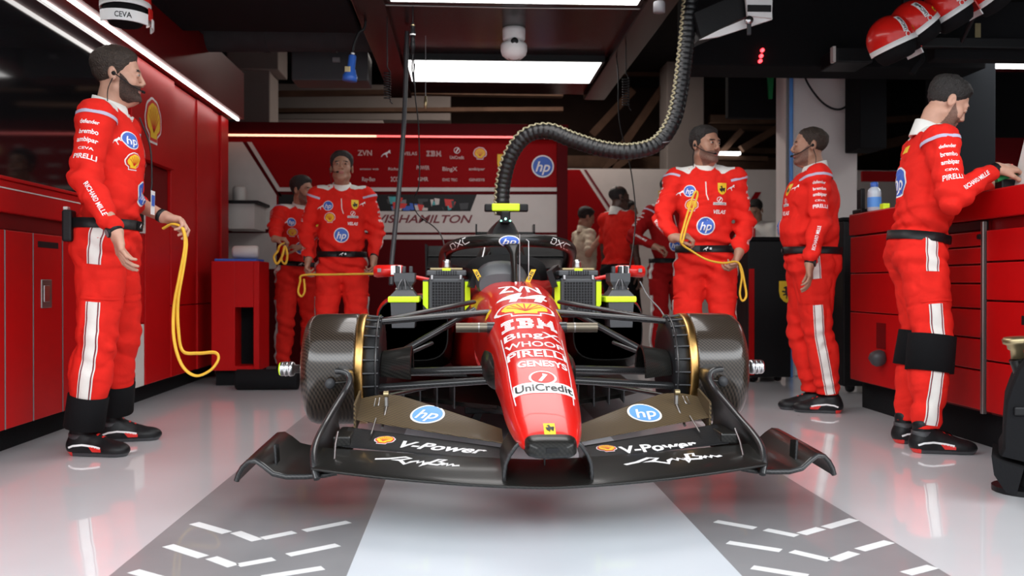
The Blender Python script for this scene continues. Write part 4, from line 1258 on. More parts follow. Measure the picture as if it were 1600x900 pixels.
# mirrors
for sx in (-1, 1):
    m = MB(); secs = []
    y0 = 5.05
    for l, z0, z1, dy in ((.585, .84, .875, .05), (.60, .828, .882, .0), (.66, .818, .883, -.01), (.73, .812, .882, 0), (.75, .818, .875, .02)):
        secs.append([S(sx, l, y0 + dy + .07 * (1 + cos(a)) * .6, (z0 + z1) / 2 + (z1 - z0) / 2 * sin(a)) for a in np.linspace(0, 2 * pi, 17)[:-1]])
    m.loft(secs, 'paint_red')
    flat(m, [(rect2d(.055, .05), 'lettering_white'), (move2d(rect2d(.014, .05), .004, 0), 'black')], S(sx, .625, y0 - .008, .853), (1, 0, 0), (0, 0, 1), (0, -1, 0))
    flat(m, [(rect2d(.02, .02), 'mid_grey')], S(sx, .715, y0 - .010, .852), (1, 0, 0), (0, 0, 1), (0, -1, 0), .003)
    mr = part('mirror', m, car)
    m = MB(); m.tube([S(sx, .62, 5.12, .835), S(sx, .45, 5.15, .80), S(sx, .33, 5.15, .775)], .011, 'paint_red', 8); part('mirror_stalk', m, mr)
    # sidepod and inlet
    m = MB(); secs = []
    for y, l0, l1, z0, z1 in ((5.02, .34, .725, .36, .70), (5.12, .32, .745, .30, .72), (5.6, .30, .74, .26, .72), (6.3, .25, .66, .24, .62), (7.0, .12, .40, .24, .48)):
        secs.append([S(sx, (l0 + l1) / 2 + (l1 - l0) / 2 * math.copysign(abs(cos(a)) ** .6, cos(a)), y, (z0 + z1) / 2 + (z1 - z0) / 2 * math.copysign(abs(sin(a)) ** .6, sin(a))) for a in np.linspace(0, 2 * pi, 29)[:-1]])
    m.loft(secs, 'paint_red')
    kc = m.mi('carbon')
    for i, f in enumerate(m.f):
        c_ = sum((Vector(m.v[j]) for j in f), Vector()) / len(f)
        if c_.z < .50 or (abs(c_.x - XC) < .62 and c_.y < 5.12): m.m[i] = kc  # front and undercut faces blackened: shade put into the sidepod colour
    sp = part('sidepod', m, car)
    m = MB(); m.loft([[p + (Vector((XC + sx * .5325, 5.02, .53)) - p) * k + Vector((0, -.006, 0)) for p in secs[0]] for k in (.03, .06)], 'black'); part('radiator_inlet', m, sp, 'black inlet mouth')
# floor with fences
m = MB(); G = []
for y, w in ((4.35, .10), (4.5, .30), (4.75, .55), (5.0, .70), (6.0, .78), (7.3, .78), (7.6, .5)):
    G.append([(XC + w * t, y, .165 + (.03 if abs(t) > .9 and y < 5.5 else 0)) for t in (-1, -.95, -.5, 0, .5, .95, 1)])
m.sheet(G, .02, 'carbon'); fl_ = part('underfloor', m, car)
for sx in (-1, 1):
    for k in range(4):
        m = MB(); l = .30 + .085 * k
        m.sheet([[S(sx, l + .03 * t, 4.45 + .06 * k + .45 * t, .175 + (.15 - .02 * k) * h * (1 - .35 * t)) for h in (0, .5, 1)] for t in (0, .5, 1)], .006, 'dark_grey'); part('floor_fence', m, fl_)
    m = MB(); m.sheet([[S(sx, .24 + .36 * t, 4.50 + .1 * t, .325 + .02 * k) for k in (0, 1)] for t in np.linspace(0, 1, 5)], .01, 'carbon_arm'); part('floor_edge_wing', m, fl_)
# rear wing
yr = 7.3
m = MB(); wing_loft(m, [(XC + l, (yr, .90), (yr + .22, 1.0), .04, .02) for l in np.linspace(-.55, .55, 9)], 'black')
wing_loft(m, [(XC + l, (yr + .2, 1.0), (yr + .32, 1.09), .02, .01) for l in np.linspace(-.55, .55, 9)], 'black'); rw = part('rear_wing', m, car)
for sx in (-1, 1):
    m = MB(); m.sheet([[S(sx, .55 + .01 * k, yr - .05 + .45 * t, .62 + .47 * k) for k in (0, .3, .7, 1)] for t in (0, .5, 1)], .012, 'black'); part('rear_wing_endplate', m, rw)
m = MB(); y = 7.0
a, b = at(743, 350, y), at(836, 365, y)
m.box((a.x, y, b.z), (b.x, y + .15, b.z + .012), 'carbon'); m.box((a.x, y, b.z), (a.x + .012, y + .15, a.z), 'carbon'); m.box((b.x - .012, y, b.z), (b.x, y + .15, a.z), 'carbon')
m.box((XC - .02, y, .7), (XC + .02, y + .2, b.z), 'carbon'); m.box((a.x, y + .01, b.z - .05), (b.x, y + .03, b.z), 'carbon'); part('tail_winglet', m, car)
m = MB(); m.box((XC - .04, 7.2, .3), (XC + .04, 7.6, .95), 'carbon', .01); part('rear_wing_pillar', m, car)
# stands under the car
for y, lb in ((4.75, 'low black trestle under the front of the car floor'), (6.9, 'low black trestle under the rear of the car floor')):
    m = MB(); m.box((XC - .25, y - .05, .115), (XC + .25, y + .05, .155), 'black', .006)
    for sx in (-1, 1): m.prism([S(sx, .16, y - .045, .115), S(sx, .20, y - .045, .115), S(sx, .27, y - .045, 0), S(sx, .21, y - .045, 0)], (0, .09, 0), 'black')
    thing('car_stand', m, lb, 'stand')

# ---- cooling blowers fitted to the sidepods -----------------------
def blower(sx, label):
    Y = 4.83
    r = root('cooling_blower', S(sx, .345, Y + .1, .60), 0, label, 'cooling blower', 'grey cooling blowers with fluorescent yellow strips')
    l0, l1, z0, z1 = .252, .440, .600, .812
    m = MB()
    lo, hi = S(sx, l0, Y, z0), S(sx, l1, Y + .20, z1)
    m.box((min(lo.x, hi.x), Y, z0), (max(lo.x, hi.x), Y + .20, z1), 'plastic_grey', .012, segs=3); part('housing', m, r)
    m = MB(); x0, x1 = sorted((S(sx, l0 + .018, Y, 0).x, S(sx, l1 - .018, Y, 0).x))
    m.box((x0, Y - .004, z0 + .01), (x1, Y + .002, z1 - .022), 'black')
    for i in range(11):
        x = x0 + (x1 - x0) * i / 10; m.box((x - .0010, Y - .007, z0 + .01), (x + .0010, Y - .003, z1 - .022), 'plastic_grey')
    for i in range(13):
        z = z0 + .012 + (z1 - z0 - .036) * i / 12; m.box((x0, Y - .007, z - .0010), (x1, Y - .003, z + .0010), 'plastic_grey')
    part('grille', m, r)
    for l, s_ in ((l0 - .016, -1), (l1 + .016, 1)):
        m = MB(); a, b = sorted((S(sx, l - .014, 0, 0).x, S(sx, l + .014, 0, 0).x))
        inner = S(sx, l - .014 * s_, 0, 0).x; outer = S(sx, l + .014 * s_, 0, 0).x
        m.prism([(inner, Y - .002, .79), (outer, Y + .01, .79), (outer, Y + .01, .67), (inner, Y - .002, .64)], (0, .012, 0), 'neon')
        m.prism([(inner, Y + .008, .80), (outer, Y + .02, .80), (outer, Y + .02, .60), (inner, Y + .008, .60)], (0, .14, 0), 'plastic_grey'); part('warning_strip', m, r, 'fluorescent yellow side strip')
    m = MB(); c = S(sx, .347, Y + .10, z1)
    m.box((c.x - .105, Y - .005, z1 + .008), (c.x + .105, Y + .18, z1 + .038), 'plastic_grey', .008)
    for i in range(9): m.box((c.x - .05 + .0125 * i - .002, Y - .011, z1 + .011), (c.x - .05 + .0125 * i + .002, Y - .004, z1 + .035), 'black')
    m.box((c.x - .085, Y - .002, z1 - .004), (c.x + .085, Y + .15, z1 + .01), 'dark_grey'); fh = part('fan_head', m, r)
    m = MB(); m.box((c.x - .085, Y + .0, z1 + .038), (c.x + .085, Y + .12, z1 + .050), 'brass', .003); m.box((c.x - .022, Y - .004, z1 + .034), (c.x + .022, Y + .01, z1 + .048), 'neon', .002); part('top_plate', m, fh, 'brass coloured plate')
    m = MB(); m.lathe([(0, 0), (.022, 0), (.024, .008), (.02, .02), (.022, .026), (.02, .04), (.010, .046), (0, .046)], (c.x, Y + .06, z1 + .05), (0, 0, 1), 'silver', 20); part('air_fitting', m, fh, 'silver air fitting')
    for x in (-.075, .075):
        m = MB(); m.box((c.x + x - .006, Y - .014, z1 - .012), (c.x + x + .006, Y - .002, z1 + .012), 'silver', .003); part('clip', m, r)
def side_blower(sx, label):
    Y = 4.80
    l0, l1 = .492, .640
    r = root('cooling_blower', S(sx, .566, Y + .1, .60), 0, label, 'cooling blower', 'grey side cooling boxes with yellow band')
    def rect(l0, l1, z, y0, y1): return [S(sx, l0, y0, z), S(sx, l1, y0, z), S(sx, l1, y1, z), S(sx, l0, y1, z)]
    m = MB(); m.loft([rect(l0 + .02, l1 - .012, .55, Y, Y + .2), rect(l0 + .012, l1 - .006, .66, Y, Y + .2), rect(l0 + .008, l1 - .002, .715, Y, Y + .2), rect(l0 + .03, l1 - .03, .745, Y + .01, Y + .17), rect(l0 + .036, l1 - .036, .765, Y + .01, Y + .16)], 'plastic_grey', smooth=False); part('housing', m, r)
    m = MB(); m.loft([rect(l0 - .002, l1 + .006, .683, Y - .006, Y + .206), rect(l0 - .004, l1 + .008, .69, Y - .008, Y + .208), rect(l0 - .004, l1 + .008, .707, Y - .008, Y + .208), rect(l0, l1 + .004, .713, Y - .006, Y + .206)], 'neon', smooth=False); part('warning_band', m, r, 'fluorescent yellow band')
    m = MB(); m.loft([rect(l0 + .036, l1 - .036, .765, Y + .01, Y + .15), rect(l0 + .020, l1 - .024, .79, Y, Y + .16), rect(l0 + .018, l1 - .022, .835, Y, Y + .16)], 'plastic_grey', smooth=False)
    for x in (.01, .05, .085):
        m.box(S(sx, l0 + .03 + x * .9, Y + .01, .835) - Vector((.009, 0, 0)), S(sx, l0 + .03 + x * .9, Y + .05, .87) + Vector((.009, 0, 0)), 'dark_grey', .003)
    c = S(sx, (l0 + l1) / 2, Y - .002, .79)
    for k in range(4): m.tube(spline([c + Vector(((k - 1.5) * .006, 0, .012)), c + Vector(((k - 1.5) * .016, -.006, -.015)), c + Vector(((k - 1.5) * .02, 0, -.04))], 4), .003, 'dark_grey' if k % 2 else 'mid_grey', 6)
    fh = part('fan_head', m, r)
    for x in (-.04, .04):
        m = MB(); q = c + Vector((x, .012, -.038)); m.lathe([(0, .006), (.005, .004), (.006, 0)], q, (0, -1, 0), 'silver', 10); part('bolt', m, r)
blower(-1, 'grey grille cooling blower left of the car nose'); blower(1, 'grey grille cooling blower right of the car nose')
side_blower(-1, 'grey cooling box with yellow band under the left mirror'); side_blower(1, 'grey cooling box with yellow band under the right mirror')

# ================================================================== PEOPLE
class Sdf:
    """signed distance field on a grid, meshed by surface nets"""
    def __init__(s, lo, hi, h):
        s.lo = np.array(lo, np.float32); s.h = h
        s.n = np.ceil((np.array(hi) - s.lo) / h).astype(int) + 1
        s.ax = [s.lo[i] + h * np.arange(s.n[i], dtype=np.float32) for i in range(3)]
        s.d = np.full(s.n, 0.2, np.float32)
    def _sl(s, lo, hi):
        a = np.clip(np.floor((np.array(lo) - s.lo) / s.h).astype(int), 0, s.n)
        b = np.clip(np.ceil((np.array(hi) - s.lo) / s.h).astype(int) + 1, 0, s.n)
        sl = tuple(slice(a[i], b[i]) for i in range(3))
        X, Y, Z = np.meshgrid(*[s.ax[i][sl[i]] for i in range(3)], indexing='ij', sparse=True)
        return sl, X, Y, Z
    def _mix(s, sl, d, k):
        o = s.d[sl]
        if k <= 0: s.d[sl] = np.minimum(o, d); return
        h = np.clip(0.5 + 0.5 * (o - d) / k, 0, 1)
        s.d[sl] = o * (1 - h) + d * h - k * h * (1 - h)
    def _cut(s, sl, d, k):
        o = s.d[sl]; d = -d
        h = np.clip(0.5 - 0.5 * (o - d) / max(k, 1e-6), 0, 1)
        s.d[sl] = o * (1 - h) + d * h + k * h * (1 - h)
    def _cap(s, a, b, ra, rb, m):
        a, b = np.array(a, np.float32), np.array(b, np.float32)
        r = max(ra, rb) + m
        sl, X, Y, Z = s._sl(np.minimum(a, b) - r, np.maximum(a, b) + r)
        ba = b - a; L = float(ba @ ba) + 1e-9
        px_, py, pz = X - a[0], Y - a[1], Z - a[2]
        t = np.clip((px_ * ba[0] + py * ba[1] + pz * ba[2]) / L, 0, 1)
        d = np.sqrt((px_ - ba[0] * t) ** 2 + (py - ba[1] * t) ** 2 + (pz - ba[2] * t) ** 2) - (ra + (rb - ra) * t)
        return sl, d
    def _ell(s, c, r, R, m):
        c = np.array(c, np.float32); r = np.array(r, np.float32)
        q = float(r.max()) + m
        sl, X, Y, Z = s._sl(c - q, c + q)
        x, y, z = X - c[0], Y - c[1], Z - c[2]
        if R is not None:
            R = np.array(R, np.float32)
            x, y, z = (x * R[0, 0] + y * R[1, 0] + z * R[2, 0], x * R[0, 1] + y * R[1, 1] + z * R[2, 1], x * R[0, 2] + y * R[1, 2] + z * R[2, 2])
        k0 = np.sqrt((x / r[0]) ** 2 + (y / r[1]) ** 2 + (z / r[2]) ** 2)
        k1 = np.sqrt((x / r[0] ** 2) ** 2 + (y / r[1] ** 2) ** 2 + (z / r[2] ** 2) ** 2) + 1e-6
        return sl, k0 * (k0 - 1) / k1
    def cap(s, a, b, ra, rb=None, k=.03):
        sl, d = s._cap(a, b, ra, ra if rb is None else rb, k + .035); s._mix(sl, d, k)
    def ell(s, c, r, R=None, k=.03):
        sl, d = s._ell(c, r, R, k + .035); s._mix(sl, d, k)
    def subcap(s, a, b, ra, rb=None, k=.008):
        sl, d = s._cap(a, b, ra, ra if rb is None else rb, k + .02); s._cut(sl, d, k)
    def subell(s, c, r, R=None, k=.01):
        sl, d = s._ell(c, r, R, k + .02); s._cut(sl, d, k)
    def hem(s, c, r, z):
        sl, X, Y, Z = s._sl((c[0] - r, c[1] - r, s.lo[2]), (c[0] + r, c[1] + r, z + .02))
        s.d[sl] = np.maximum(s.d[sl], (z - Z) + 0 * X + 0 * Y)
    def points(s, mask):
        i, j, k = np.nonzero(mask)
        return np.stack([s.ax[0][i], s.ax[1][j], s.ax[2][k]], 1)
    def displace(s, fn, band=.045):
        m = np.abs(s.d) < band
        P = s.points(m)
        s.d[m] += fn(P).astype(np.float32)
    def intersect(s, fn):
        X, Y, Z = np.meshgrid(*s.ax, indexing='ij', sparse=True)
        s.d = np.maximum(s.d, fn(X, Y, Z).astype(np.float32))
    def mesh(s):
        d = s.d; ins = d < 0
        c = np.zeros(np.array(d.shape) - 1, np.int8)
        for a in (0, 1):
            for b in (0, 1):
                for e in (0, 1):
                    c += ins[a:d.shape[0] - 1 + a, b:d.shape[1] - 1 + b, e:d.shape[2] - 1 + e]
        mix = (c > 0) & (c < 8)
        I = np.stack(np.nonzero(mix), 1)
        if len(I) == 0: return np.zeros((0, 3)), np.zeros((0, 4), int)
        idx = np.full(mix.shape, -1, np.int64); idx[mix] = np.arange(len(I))
        acc = np.zeros((len(I), 3)); cnt = np.zeros(len(I))
        cor = {}
        for a in (0, 1):
            for b in (0, 1):
                for e in (0, 1): cor[a, b, e] = d[I[:, 0] + a, I[:, 1] + b, I[:, 2] + e].astype(float)
        for p in cor:
            for ax in range(3):
                if p[ax] == 0:
                    q = list(p); q[ax] = 1; q = tuple(q)
                    da, db = cor[p], cor[q]
                    m = (da < 0) != (db < 0)
                    t = np.where(m, da / np.where(np.abs(da - db) < 1e-9, 1, da - db), 0)
                    pos = np.tile(np.array(p, float), (len(I), 1)); pos[:, ax] = t
                    acc[m] += pos[m]; cnt[m] += 1
        V = s.lo + (I + acc / cnt[:, None]) * s.h
        Q = []
        for ax in range(3):
            o = [(1, 0, 0), (0, 1, 0), (0, 0, 1)][ax]
            A = ins[tuple(slice(0, d.shape[i] - o[i]) for i in range(3))]
            Bq = ins[tuple(slice(o[i], None) for i in range(3))]
            e = np.stack(np.nonzero(A != Bq), 1)
            u, w = [(1, 2), (2, 0), (0, 1)][ax]
            ok = (e[:, u] > 0) & (e[:, w] > 0) & (e[:, u] < mix.shape[u]) & (e[:, w] < mix.shape[w])
            e = e[ok]
            def cell(du, dw):
                f = e.copy(); f[:, u] -= du; f[:, w] -= dw
                return idx[f[:, 0], f[:, 1], f[:, 2]]
            q = np.stack([cell(1, 1), cell(0, 1), cell(0, 0), cell(1, 0)], 1)
            fl = ~A[e[:, 0], e[:, 1], e[:, 2]]
            q[fl] = q[fl][:, ::-1]
            Q.append(q[(q >= 0).all(1)])
        return V, np.concatenate(Q)

def vnoise(P, f, seed=0):
    r = np.random.default_rng(seed)
    out = 0
    for i in range(3):
        a, b = r.normal(size=3), r.normal(size=3)
        a /= np.linalg.norm(a); b /= np.linalg.norm(b)
        out = out + np.sin(f * (P @ a) + r.uniform(0, 6) + 1.6 * np.sin(f * .63 * (P @ b) + r.uniform(0, 6)))
    return out / 3
def add_np(mb, V, Q, mats, smooth=True):
    """mats: one name or (array of indices, names)"""
    o = len(mb.v)
    mb.v.extend(map(tuple, V.tolist()))
    mb.f.extend(map(tuple, (Q + o).tolist()))
    if isinstance(mats, str): mb.m.extend([mb.mi(mats)] * len(Q))
    else:
        k = [mb.mi(n) for n in mats[1]]; mb.m.extend([k[i] for i in mats[0]])
    mb.s.extend([smooth] * len(Q))
def ik(a, c, l1, l2, pole):
    a, c = Vector(a), Vector(c)
    v = c - a; d = min(v.length, (l1 + l2) * .999); dr = v.normalized()
    c = a + dr * d
    x = (l1 * l1 - l2 * l2 + d * d) / (2 * d); h = sqrt(max(0, l1 * l1 - x * x))
    p = Vector(pole); p = (p - dr * p.dot(dr)).normalized()
    return a + dr * x + p * h, c
def taper_ring(mb, c, ax, ref, rx, ry, h0, h1, th, mat, n=28, flare=1.0, dip=0.0):
    ax = Vector(ax).normalized(); x = (Vector(ref) - ax * Vector(ref).dot(ax)).normalized(); y = ax.cross(x)
    secs = []
    for rr, hh in ((1, h0), (flare, h1), (flare - th / rx, h1), (1 - th / rx, h0)):
        secs.append([Vector(c) + x * (rx * rr * cos(a)) + y * (ry * rr * sin(a)) + ax * (hh + dip * (sin(a)) * (hh == h1)) for a in np.linspace(0, 2 * pi, n + 1)[:-1]])
    secs.append(secs[0])
    mb.loft(secs, mat, cap=False)
def band(mb, bvh, c, ax, ref, hw, th, mat, n=40, smooth_r=True, h0=None):
    """strap that follows the surface round an axis, sampled from inside"""
    ax = Vector(ax).normalized(); x = (Vector(ref) - ax * Vector(ref).dot(ax)).normalized(); y = ax.cross(x)
    rows = []
    for hh in (-hw, 0, hw):
        rr = []
        for i in range(n):
            a = 2 * pi * i / n; d = x * cos(a) + y * sin(a)
            o = Vector(c) + ax * hh
            p, _, _, L = bvh.ray_cast(o, d, .45)
            rr.append(L if p is not None else None)
        vals = [v for v in rr if v is not None]
        med = float(np.median(vals)) if vals else .1
        rr = [med if v is None else min(v, med * 1.22) for v in rr]
        rows.append(rr)
    R = [max(rows[j][i] for j in range(3)) for i in range(n)]
    R = [(R[i - 1] + 2 * R[i] + R[(i + 1) % n]) / 4 for i in range(n)]
    secs = []
    for dr, hh in ((th, -hw), (th, hw), (-.006, hw), (-.006, -hw)):
        secs.append([Vector(c) + (x * cos(2 * pi * i / n) + y * sin(2 * pi * i / n)) * (R[i] + dr) + ax * hh for i in range(n)])
    secs.append(secs[0])
    mb.loft(secs, mat, cap=False)
    return R
def ribbon(mb, bvh, path, out, w, mat, eps=.0015, off=0.0, step=.012, nw=4):
    """strip along a limb axis path on its outer side"""
    pts = [Vector(p) for p in path]
    dense = []
    for a, b in zip(pts[:-1], pts[1:]):
        k = max(1, int((b - a).length / step))
        dense += [a.lerp(b, i / k) for i in range(k)]
    dense.append(pts[-1])
    G = []
    for i, p in enumerate(dense):
        T = (dense[min(i + 2, len(dense) - 1)] - dense[max(i - 2, 0)]).normalized()
        N = Vector(out); N = (N - T * N.dot(T)).normalized(); W = T.cross(N)
        row = []
        for j in range(nw + 1):
            o = p + W * (off + w * (j / nw - .5))
            h, _, _, L = bvh.ray_cast(o, N, .3)
            row.append(h + N * eps if h is not None else None)
        G.append(row)
    V, F, ids = [], [], {}
    for i, r in enumerate(G):
        for j, q in enumerate(r):
            if q is not None: ids[i, j] = len(V); V.append(q)
    for i in range(len(G) - 1):
        for j in range(nw):
            k = [(i, j), (i, j + 1), (i + 1, j + 1), (i + 1, j)]
            if all(q in ids for q in k): F.append([ids[q] for q in k])
    mb.add(V, F, mat, True)

def head_mesh(neck_end, skin, hair, seed, beard=None, bald=0.0, h=.0034, face=1.0, tall=1.0, stub=False):
    """head in its own frame (facing -Y, eyes at z = 0); returns skin V, Q, mats and hair / beard meshes"""
    g = Sdf((-.115, -.15, -.30), (.115, .14, .145), h)
    g.ell((0, .014, .034), (.075, .096, .081), k=0)
    g.ell((0, -.028, -.045), (.060 * face, .060, .072), k=.03)
    for sx in (-1, 1):
        g.ell((sx * .037 * face, -.055, -.030), (.024, .024, .028), k=.02)
        g.cap((sx * .051 * face, .0, -.062), (sx * .020, -.068, -.100), .017, .015, k=.022)
    g.ell((0, -.076, -.099), (.022, .016, .016), k=.018)
    g.cap((-.036, -.076, .021), (.036, -.076, .021), .0115, k=.022)
    base = g.d.copy()
    for sx in (-1, 1):
        g.subell((sx * .031, -.104, .003), (.018, .018, .0125), k=.014)
        g.ell((sx * .031, -.0795, .002), (.0125, .0125, .0115), k=.003)
    g.cap((0, -.086, .010), (0, -.1045, -.026), .0080, .0100, k=.012)
    for sx in (-1, 1): g.ell((sx * .0115, -.096, -.035), (.0085, .010, .008), k=.006)
    g.ell((0, -.087, -.0605), (.021, .0105, .006), k=.006)
    g.ell((0, -.086, -.0715), (.018, .0105, .0065), k=.006)
    g.subcap((-.019, -.1005, -.066), (.019, -.1005, -.066), .006, k=.003)
    for sx in (-1, 1):
        R = Matrix.Rotation(sx * .3, 3, 'Z') @ Matrix.Rotation(-.2, 3, 'X')
        g.ell((sx * .079, .014, -.008), (.009, .019, .031), R, k=.008)
        g.subell((sx * .090, .009, -.006), (.008, .009, .015), R, k=.006)
    g.cap((0, .022, -.075), neck_end, .054, .060, k=.03)
    g.cap((0, -.052, -.118), Vector(neck_end) + Vector((0, -.045, .03)), .012, .016, k=.03)
    V, Q = g.mesh()
    c = V[Q].mean(1); ax_ = np.abs(c[:, 0])
    mi = np.zeros(len(Q), int)
    eye = (np.abs(ax_ - .031) < .0115) & (np.abs(c[:, 2] - .002) < .0046 - .0022 * (np.abs(ax_ - .031) / .0115) ** 2) & (c[:, 1] < -.082)
    mi[eye] = 1
    mi[eye & (np.abs(ax_ - .031) < .0068)] = 2
    br = (ax_ > .012) & (ax_ < .048) & (c[:, 2] > .0155 + .004 * (ax_ < .03)) & (c[:, 2] < .0255) & (c[:, 1] < -.06)
    mi[br] = 3
    lip = (ax_ < .0195) & (c[:, 2] > -.0775) & (c[:, 2] < -.0575) & (c[:, 1] < -.088)
    mi[lip] = 4
    if stub:
        zb = np.interp(c[:, 1], [-.13, -.085, -.06, -.035, -.012, -.008], [-.045, -.045, -.052, -.022, .0, -.3])
        st = (c[:, 2] < zb) & (c[:, 2] > -.125 - .2 * (c[:, 1] + .05)) & ~lip
        mi[st] = 5
    names = [skin, 'eye_white', 'eye_iris', hair, 'lip_dark' if skin == 'skin_dark' else 'lip', 'stubble']
    out = [(V, Q, (mi, names))]
    # hair
    hg = Sdf((-.115, -.15, -.30), (.115, .14, .145), h)
    hg.d = base.copy()
    X, Y, Z = np.meshgrid(*hg.ax, indexing='ij', sparse=True)
    zl = np.interp(hg.ax[1], [-.13, -.095, -.075, -.055, -.035, -.022, .0, .012, .03, .06, .1], [.10, .080, .072, .050, .030, .004, -.012, .012, -.030, -.062, -.085]).astype(np.float32)[None, :, None]
    side = np.clip((np.abs(X) - .03) / .05, 0, 1)
    th = (.004 + .013 * np.clip((Z - .02) / .07, 0, 1)) * tall
    if bald > 0: th = th * (1 - 1.6 * bald * np.clip((Z - .055) / .03, 0, 1))
    hl = zl + .018 * side * (Y < -.05) + bald * .03 * (Y < -.02) * (1 - side)
    th = th * np.clip((Z - hl + .004) / .030, .12, 1)
    hg.d = np.maximum(hg.d - th, (hl - Z) * .7).astype(np.float32)
    hg.displace(lambda P: .0016 * vnoise(P, 260, seed) + .0022 * vnoise(P, 90, seed + 1), .02)
    out.append(hg.mesh())
    if beard:
        bg = Sdf((-.115, -.15, -.30), (.115, .14, .145), h)
        bg.d = base.copy()
        zb = np.interp(bg.ax[1], [-.13, -.085, -.06, -.038, -.014, -.008], [-.044, -.044, -.050, -.020, .002, -.3]).astype(np.float32)[None, :, None]
        low = (-.118 - .25 * (Y + .06))
        ex = .024 - np.sqrt((X / 1.0) ** 2 + ((Z + .0665) * 1.9) ** 2) + 0 * Y
        ex = np.where(Y < -.06, ex, -.1)
        d = np.maximum(bg.d - .006, (Z - zb) * .8)
        d = np.maximum(d, (low - Z) * .8)
        d = np.maximum(d, ex)
        bg.d = d.astype(np.float32)
        bg.displace(lambda P: .0014 * vnoise(P, 300, seed + 3), .02)
        out.append(bg.mesh())
    return out

def hand_mesh(w, d, n, thumb, elbow, curl=(.35, .45, .35), spread=.06, k=1.0, thumb_in=.35, h=.003):
    """w wrist, d direction of the fingers, n palm normal, thumb = sign along d x n"""
    w, d, n = Vector(w), Vector(d).normalized(), Vector(n)
    n = (n - d * n.dot(d)).normalized(); s_ = d.cross(n) * thumb
    pts = []
    caps = []
    def C(a, b, ra, rb, kk): caps.append((a, b, ra * k, rb * k, kk)); pts.extend([a, b])
    for o, ln in ((.031, .086), (.011, .090), (-.010, .087), (-.029, .080)):
        C(w + (s_ * o * .62 + d * .018) * k, w + (s_ * o + d * ln) * k, .014, .0125, .012)
    C(w + (s_ * .024 + d * .03 + n * .006) * k, w + (s_ * .034 + d * .05 + n * .010) * k, .016, .014, .014)
    C(w + (-s_ * .022 + d * .03 + n * .006) * k, w + (-s_ * .024 + d * .06 + n * .006) * k, .013, .012, .012)
    for i, (o, base, ls) in enumerate(((.031, .090, (.042, .025, .020)), (.011, .094, (.046, .029, .021)), (-.010, .091, (.043, .027, .020)), (-.029, .083, (.034, .021, .018)))):
        p = w + (s_ * o + d * base) * k
        a = 0
        dirv = (d + s_ * (o / .03) * spread).normalized()
        for j in range(3):
            a += curl[j] * (1 + .10 * (i - 1))
            v = (dirv * cos(a) + n * sin(a)).normalized()
            q = p + v * ls[j] * k
            C(p, q, (.0092, .0084, .0076)[j] * (.9 if i == 3 else 1), (.0084, .0076, .0066)[j] * (.9 if i == 3 else 1), .003)
            p = q
    p = w + (s_ * .030 + d * .030 + n * .008) * k
    for j, (ln, r0, r1) in enumerate(((.040, .0125, .0110), (.031, .0108, .0096), (.025, .0094, .0080))):
        v = (d * (.72 + .1 * j) + s_ * (.62 - thumb_in * (j + .4)) + n * (.30 + .45 * thumb_in * j)).normalized()
        q = p + v * ln * k; C(p, q, r0, r1, .006); p = q
    e = w + (Vector(elbow) - w).normalized() * .13
    pts.append(e)
    A = np.array([tuple(p) for p in pts]); lo, hi = A.min(0) - .045, A.max(0) + .045
    g = Sdf(lo, hi, h)
    g.cap(e, w - d * .0, .036 * k, .0265 * k, k=0)
    g.cap(w, w + d * .03 * k, .026 * k, .024 * k, k=.02)
    for a, b, ra, rb, kk in caps: g.cap(a, b, ra, rb, kk)
    return g.mesh()

def shoe(parent, ank, yaw, k, M, side, high=True):
    """racing boot: sole on the floor under the ankle"""
    R = Matrix.Rotation(yaw, 4, 'Z')
    T = Matrix.Translation((ank[0], ank[1], 0)) @ R
    g = Sdf((-.07, -.26, -.01), (.07, .10, .21), .0048)
    g.cap((0, .035, .042), (0, -.05, .045), .042 * k, .040 * k, k=0)
    g.ell((0, -.115, .030), (.047 * k, .090 * k, .036), k=.03)
    g.ell((.006 * side, -.155, .028), (.045 * k, .062 * k, .028), k=.03)
    g.cap((0, .012, .06), (0, .015, .125 if high else .085), .044 * k, .046 * k, k=.035)
    g.cap((0, -.02, .085), (0, -.11, .052), .030, .024, k=.03)
    g.cap((0, .02, .012), (0, -.165, .012), .040 * k, .042 * k, k=.006)
    g.intersect(lambda X, Y, Z: -Z + 0 * X + 0 * Y)
    V, Q = g.mesh()
    c = V[Q].mean(1)
    mi = np.zeros(len(Q), int)
    mi[(c[:, 2] < .016)] = 1
    mi[(c[:, 2] < .020) & (c[:, 1] > .03)] = 2
    mi[(c[:, 2] > .13) & (c[:, 1] < -.0)] = 0
    mb = MB(); add_np(mb, V, Q, (mi, ['black', 'dark_grey', 'logo_red']))
    bv = mb.bvh()
    for sg in (-1, 1):
        sw = stroke2d([(.045, .02), (.02, .030), (-.02, .034), (-.07, .028), (-.11, .020)], .009)
        rd = poly2d([(-.05, .028), (-.115, .018), (-.115, .004), (-.07, .003)])
        flip = -sg
        for sh, mt in ((rd, 'logo_red'), (sw, 'lettering_white')):
            V2 = sh[0].copy(); V2[:, 1] += .02
            decal(mb, bv, [((V2, sh[1]), mt)], (sg * .2, 0, 0), (0, 1, 0), (0, 0, 1), (-sg, 0, 0), .0012, .012)
    for y, w_ in ((-.045, .03), (-.075, .034), (-.10, .03)):
        decal(mb, bv, [(rect2d(w_, .008), 'logo_red')], (0, y, .4), (1, 0, 0), (0, 1, 0), (0, 0, -1), .002, .008)
    if high:
        taper_ring(mb, (0, .014, .092), (0, .0, 1), (1, 0, 0), .0475 * k, .051 * k, -.014, .010, .006, 'dark_grey')
    mb.v = [tuple(T @ Vector(v)) for v in mb.v]
    return part('shoe', mb, parent, local=True, fixn=False)

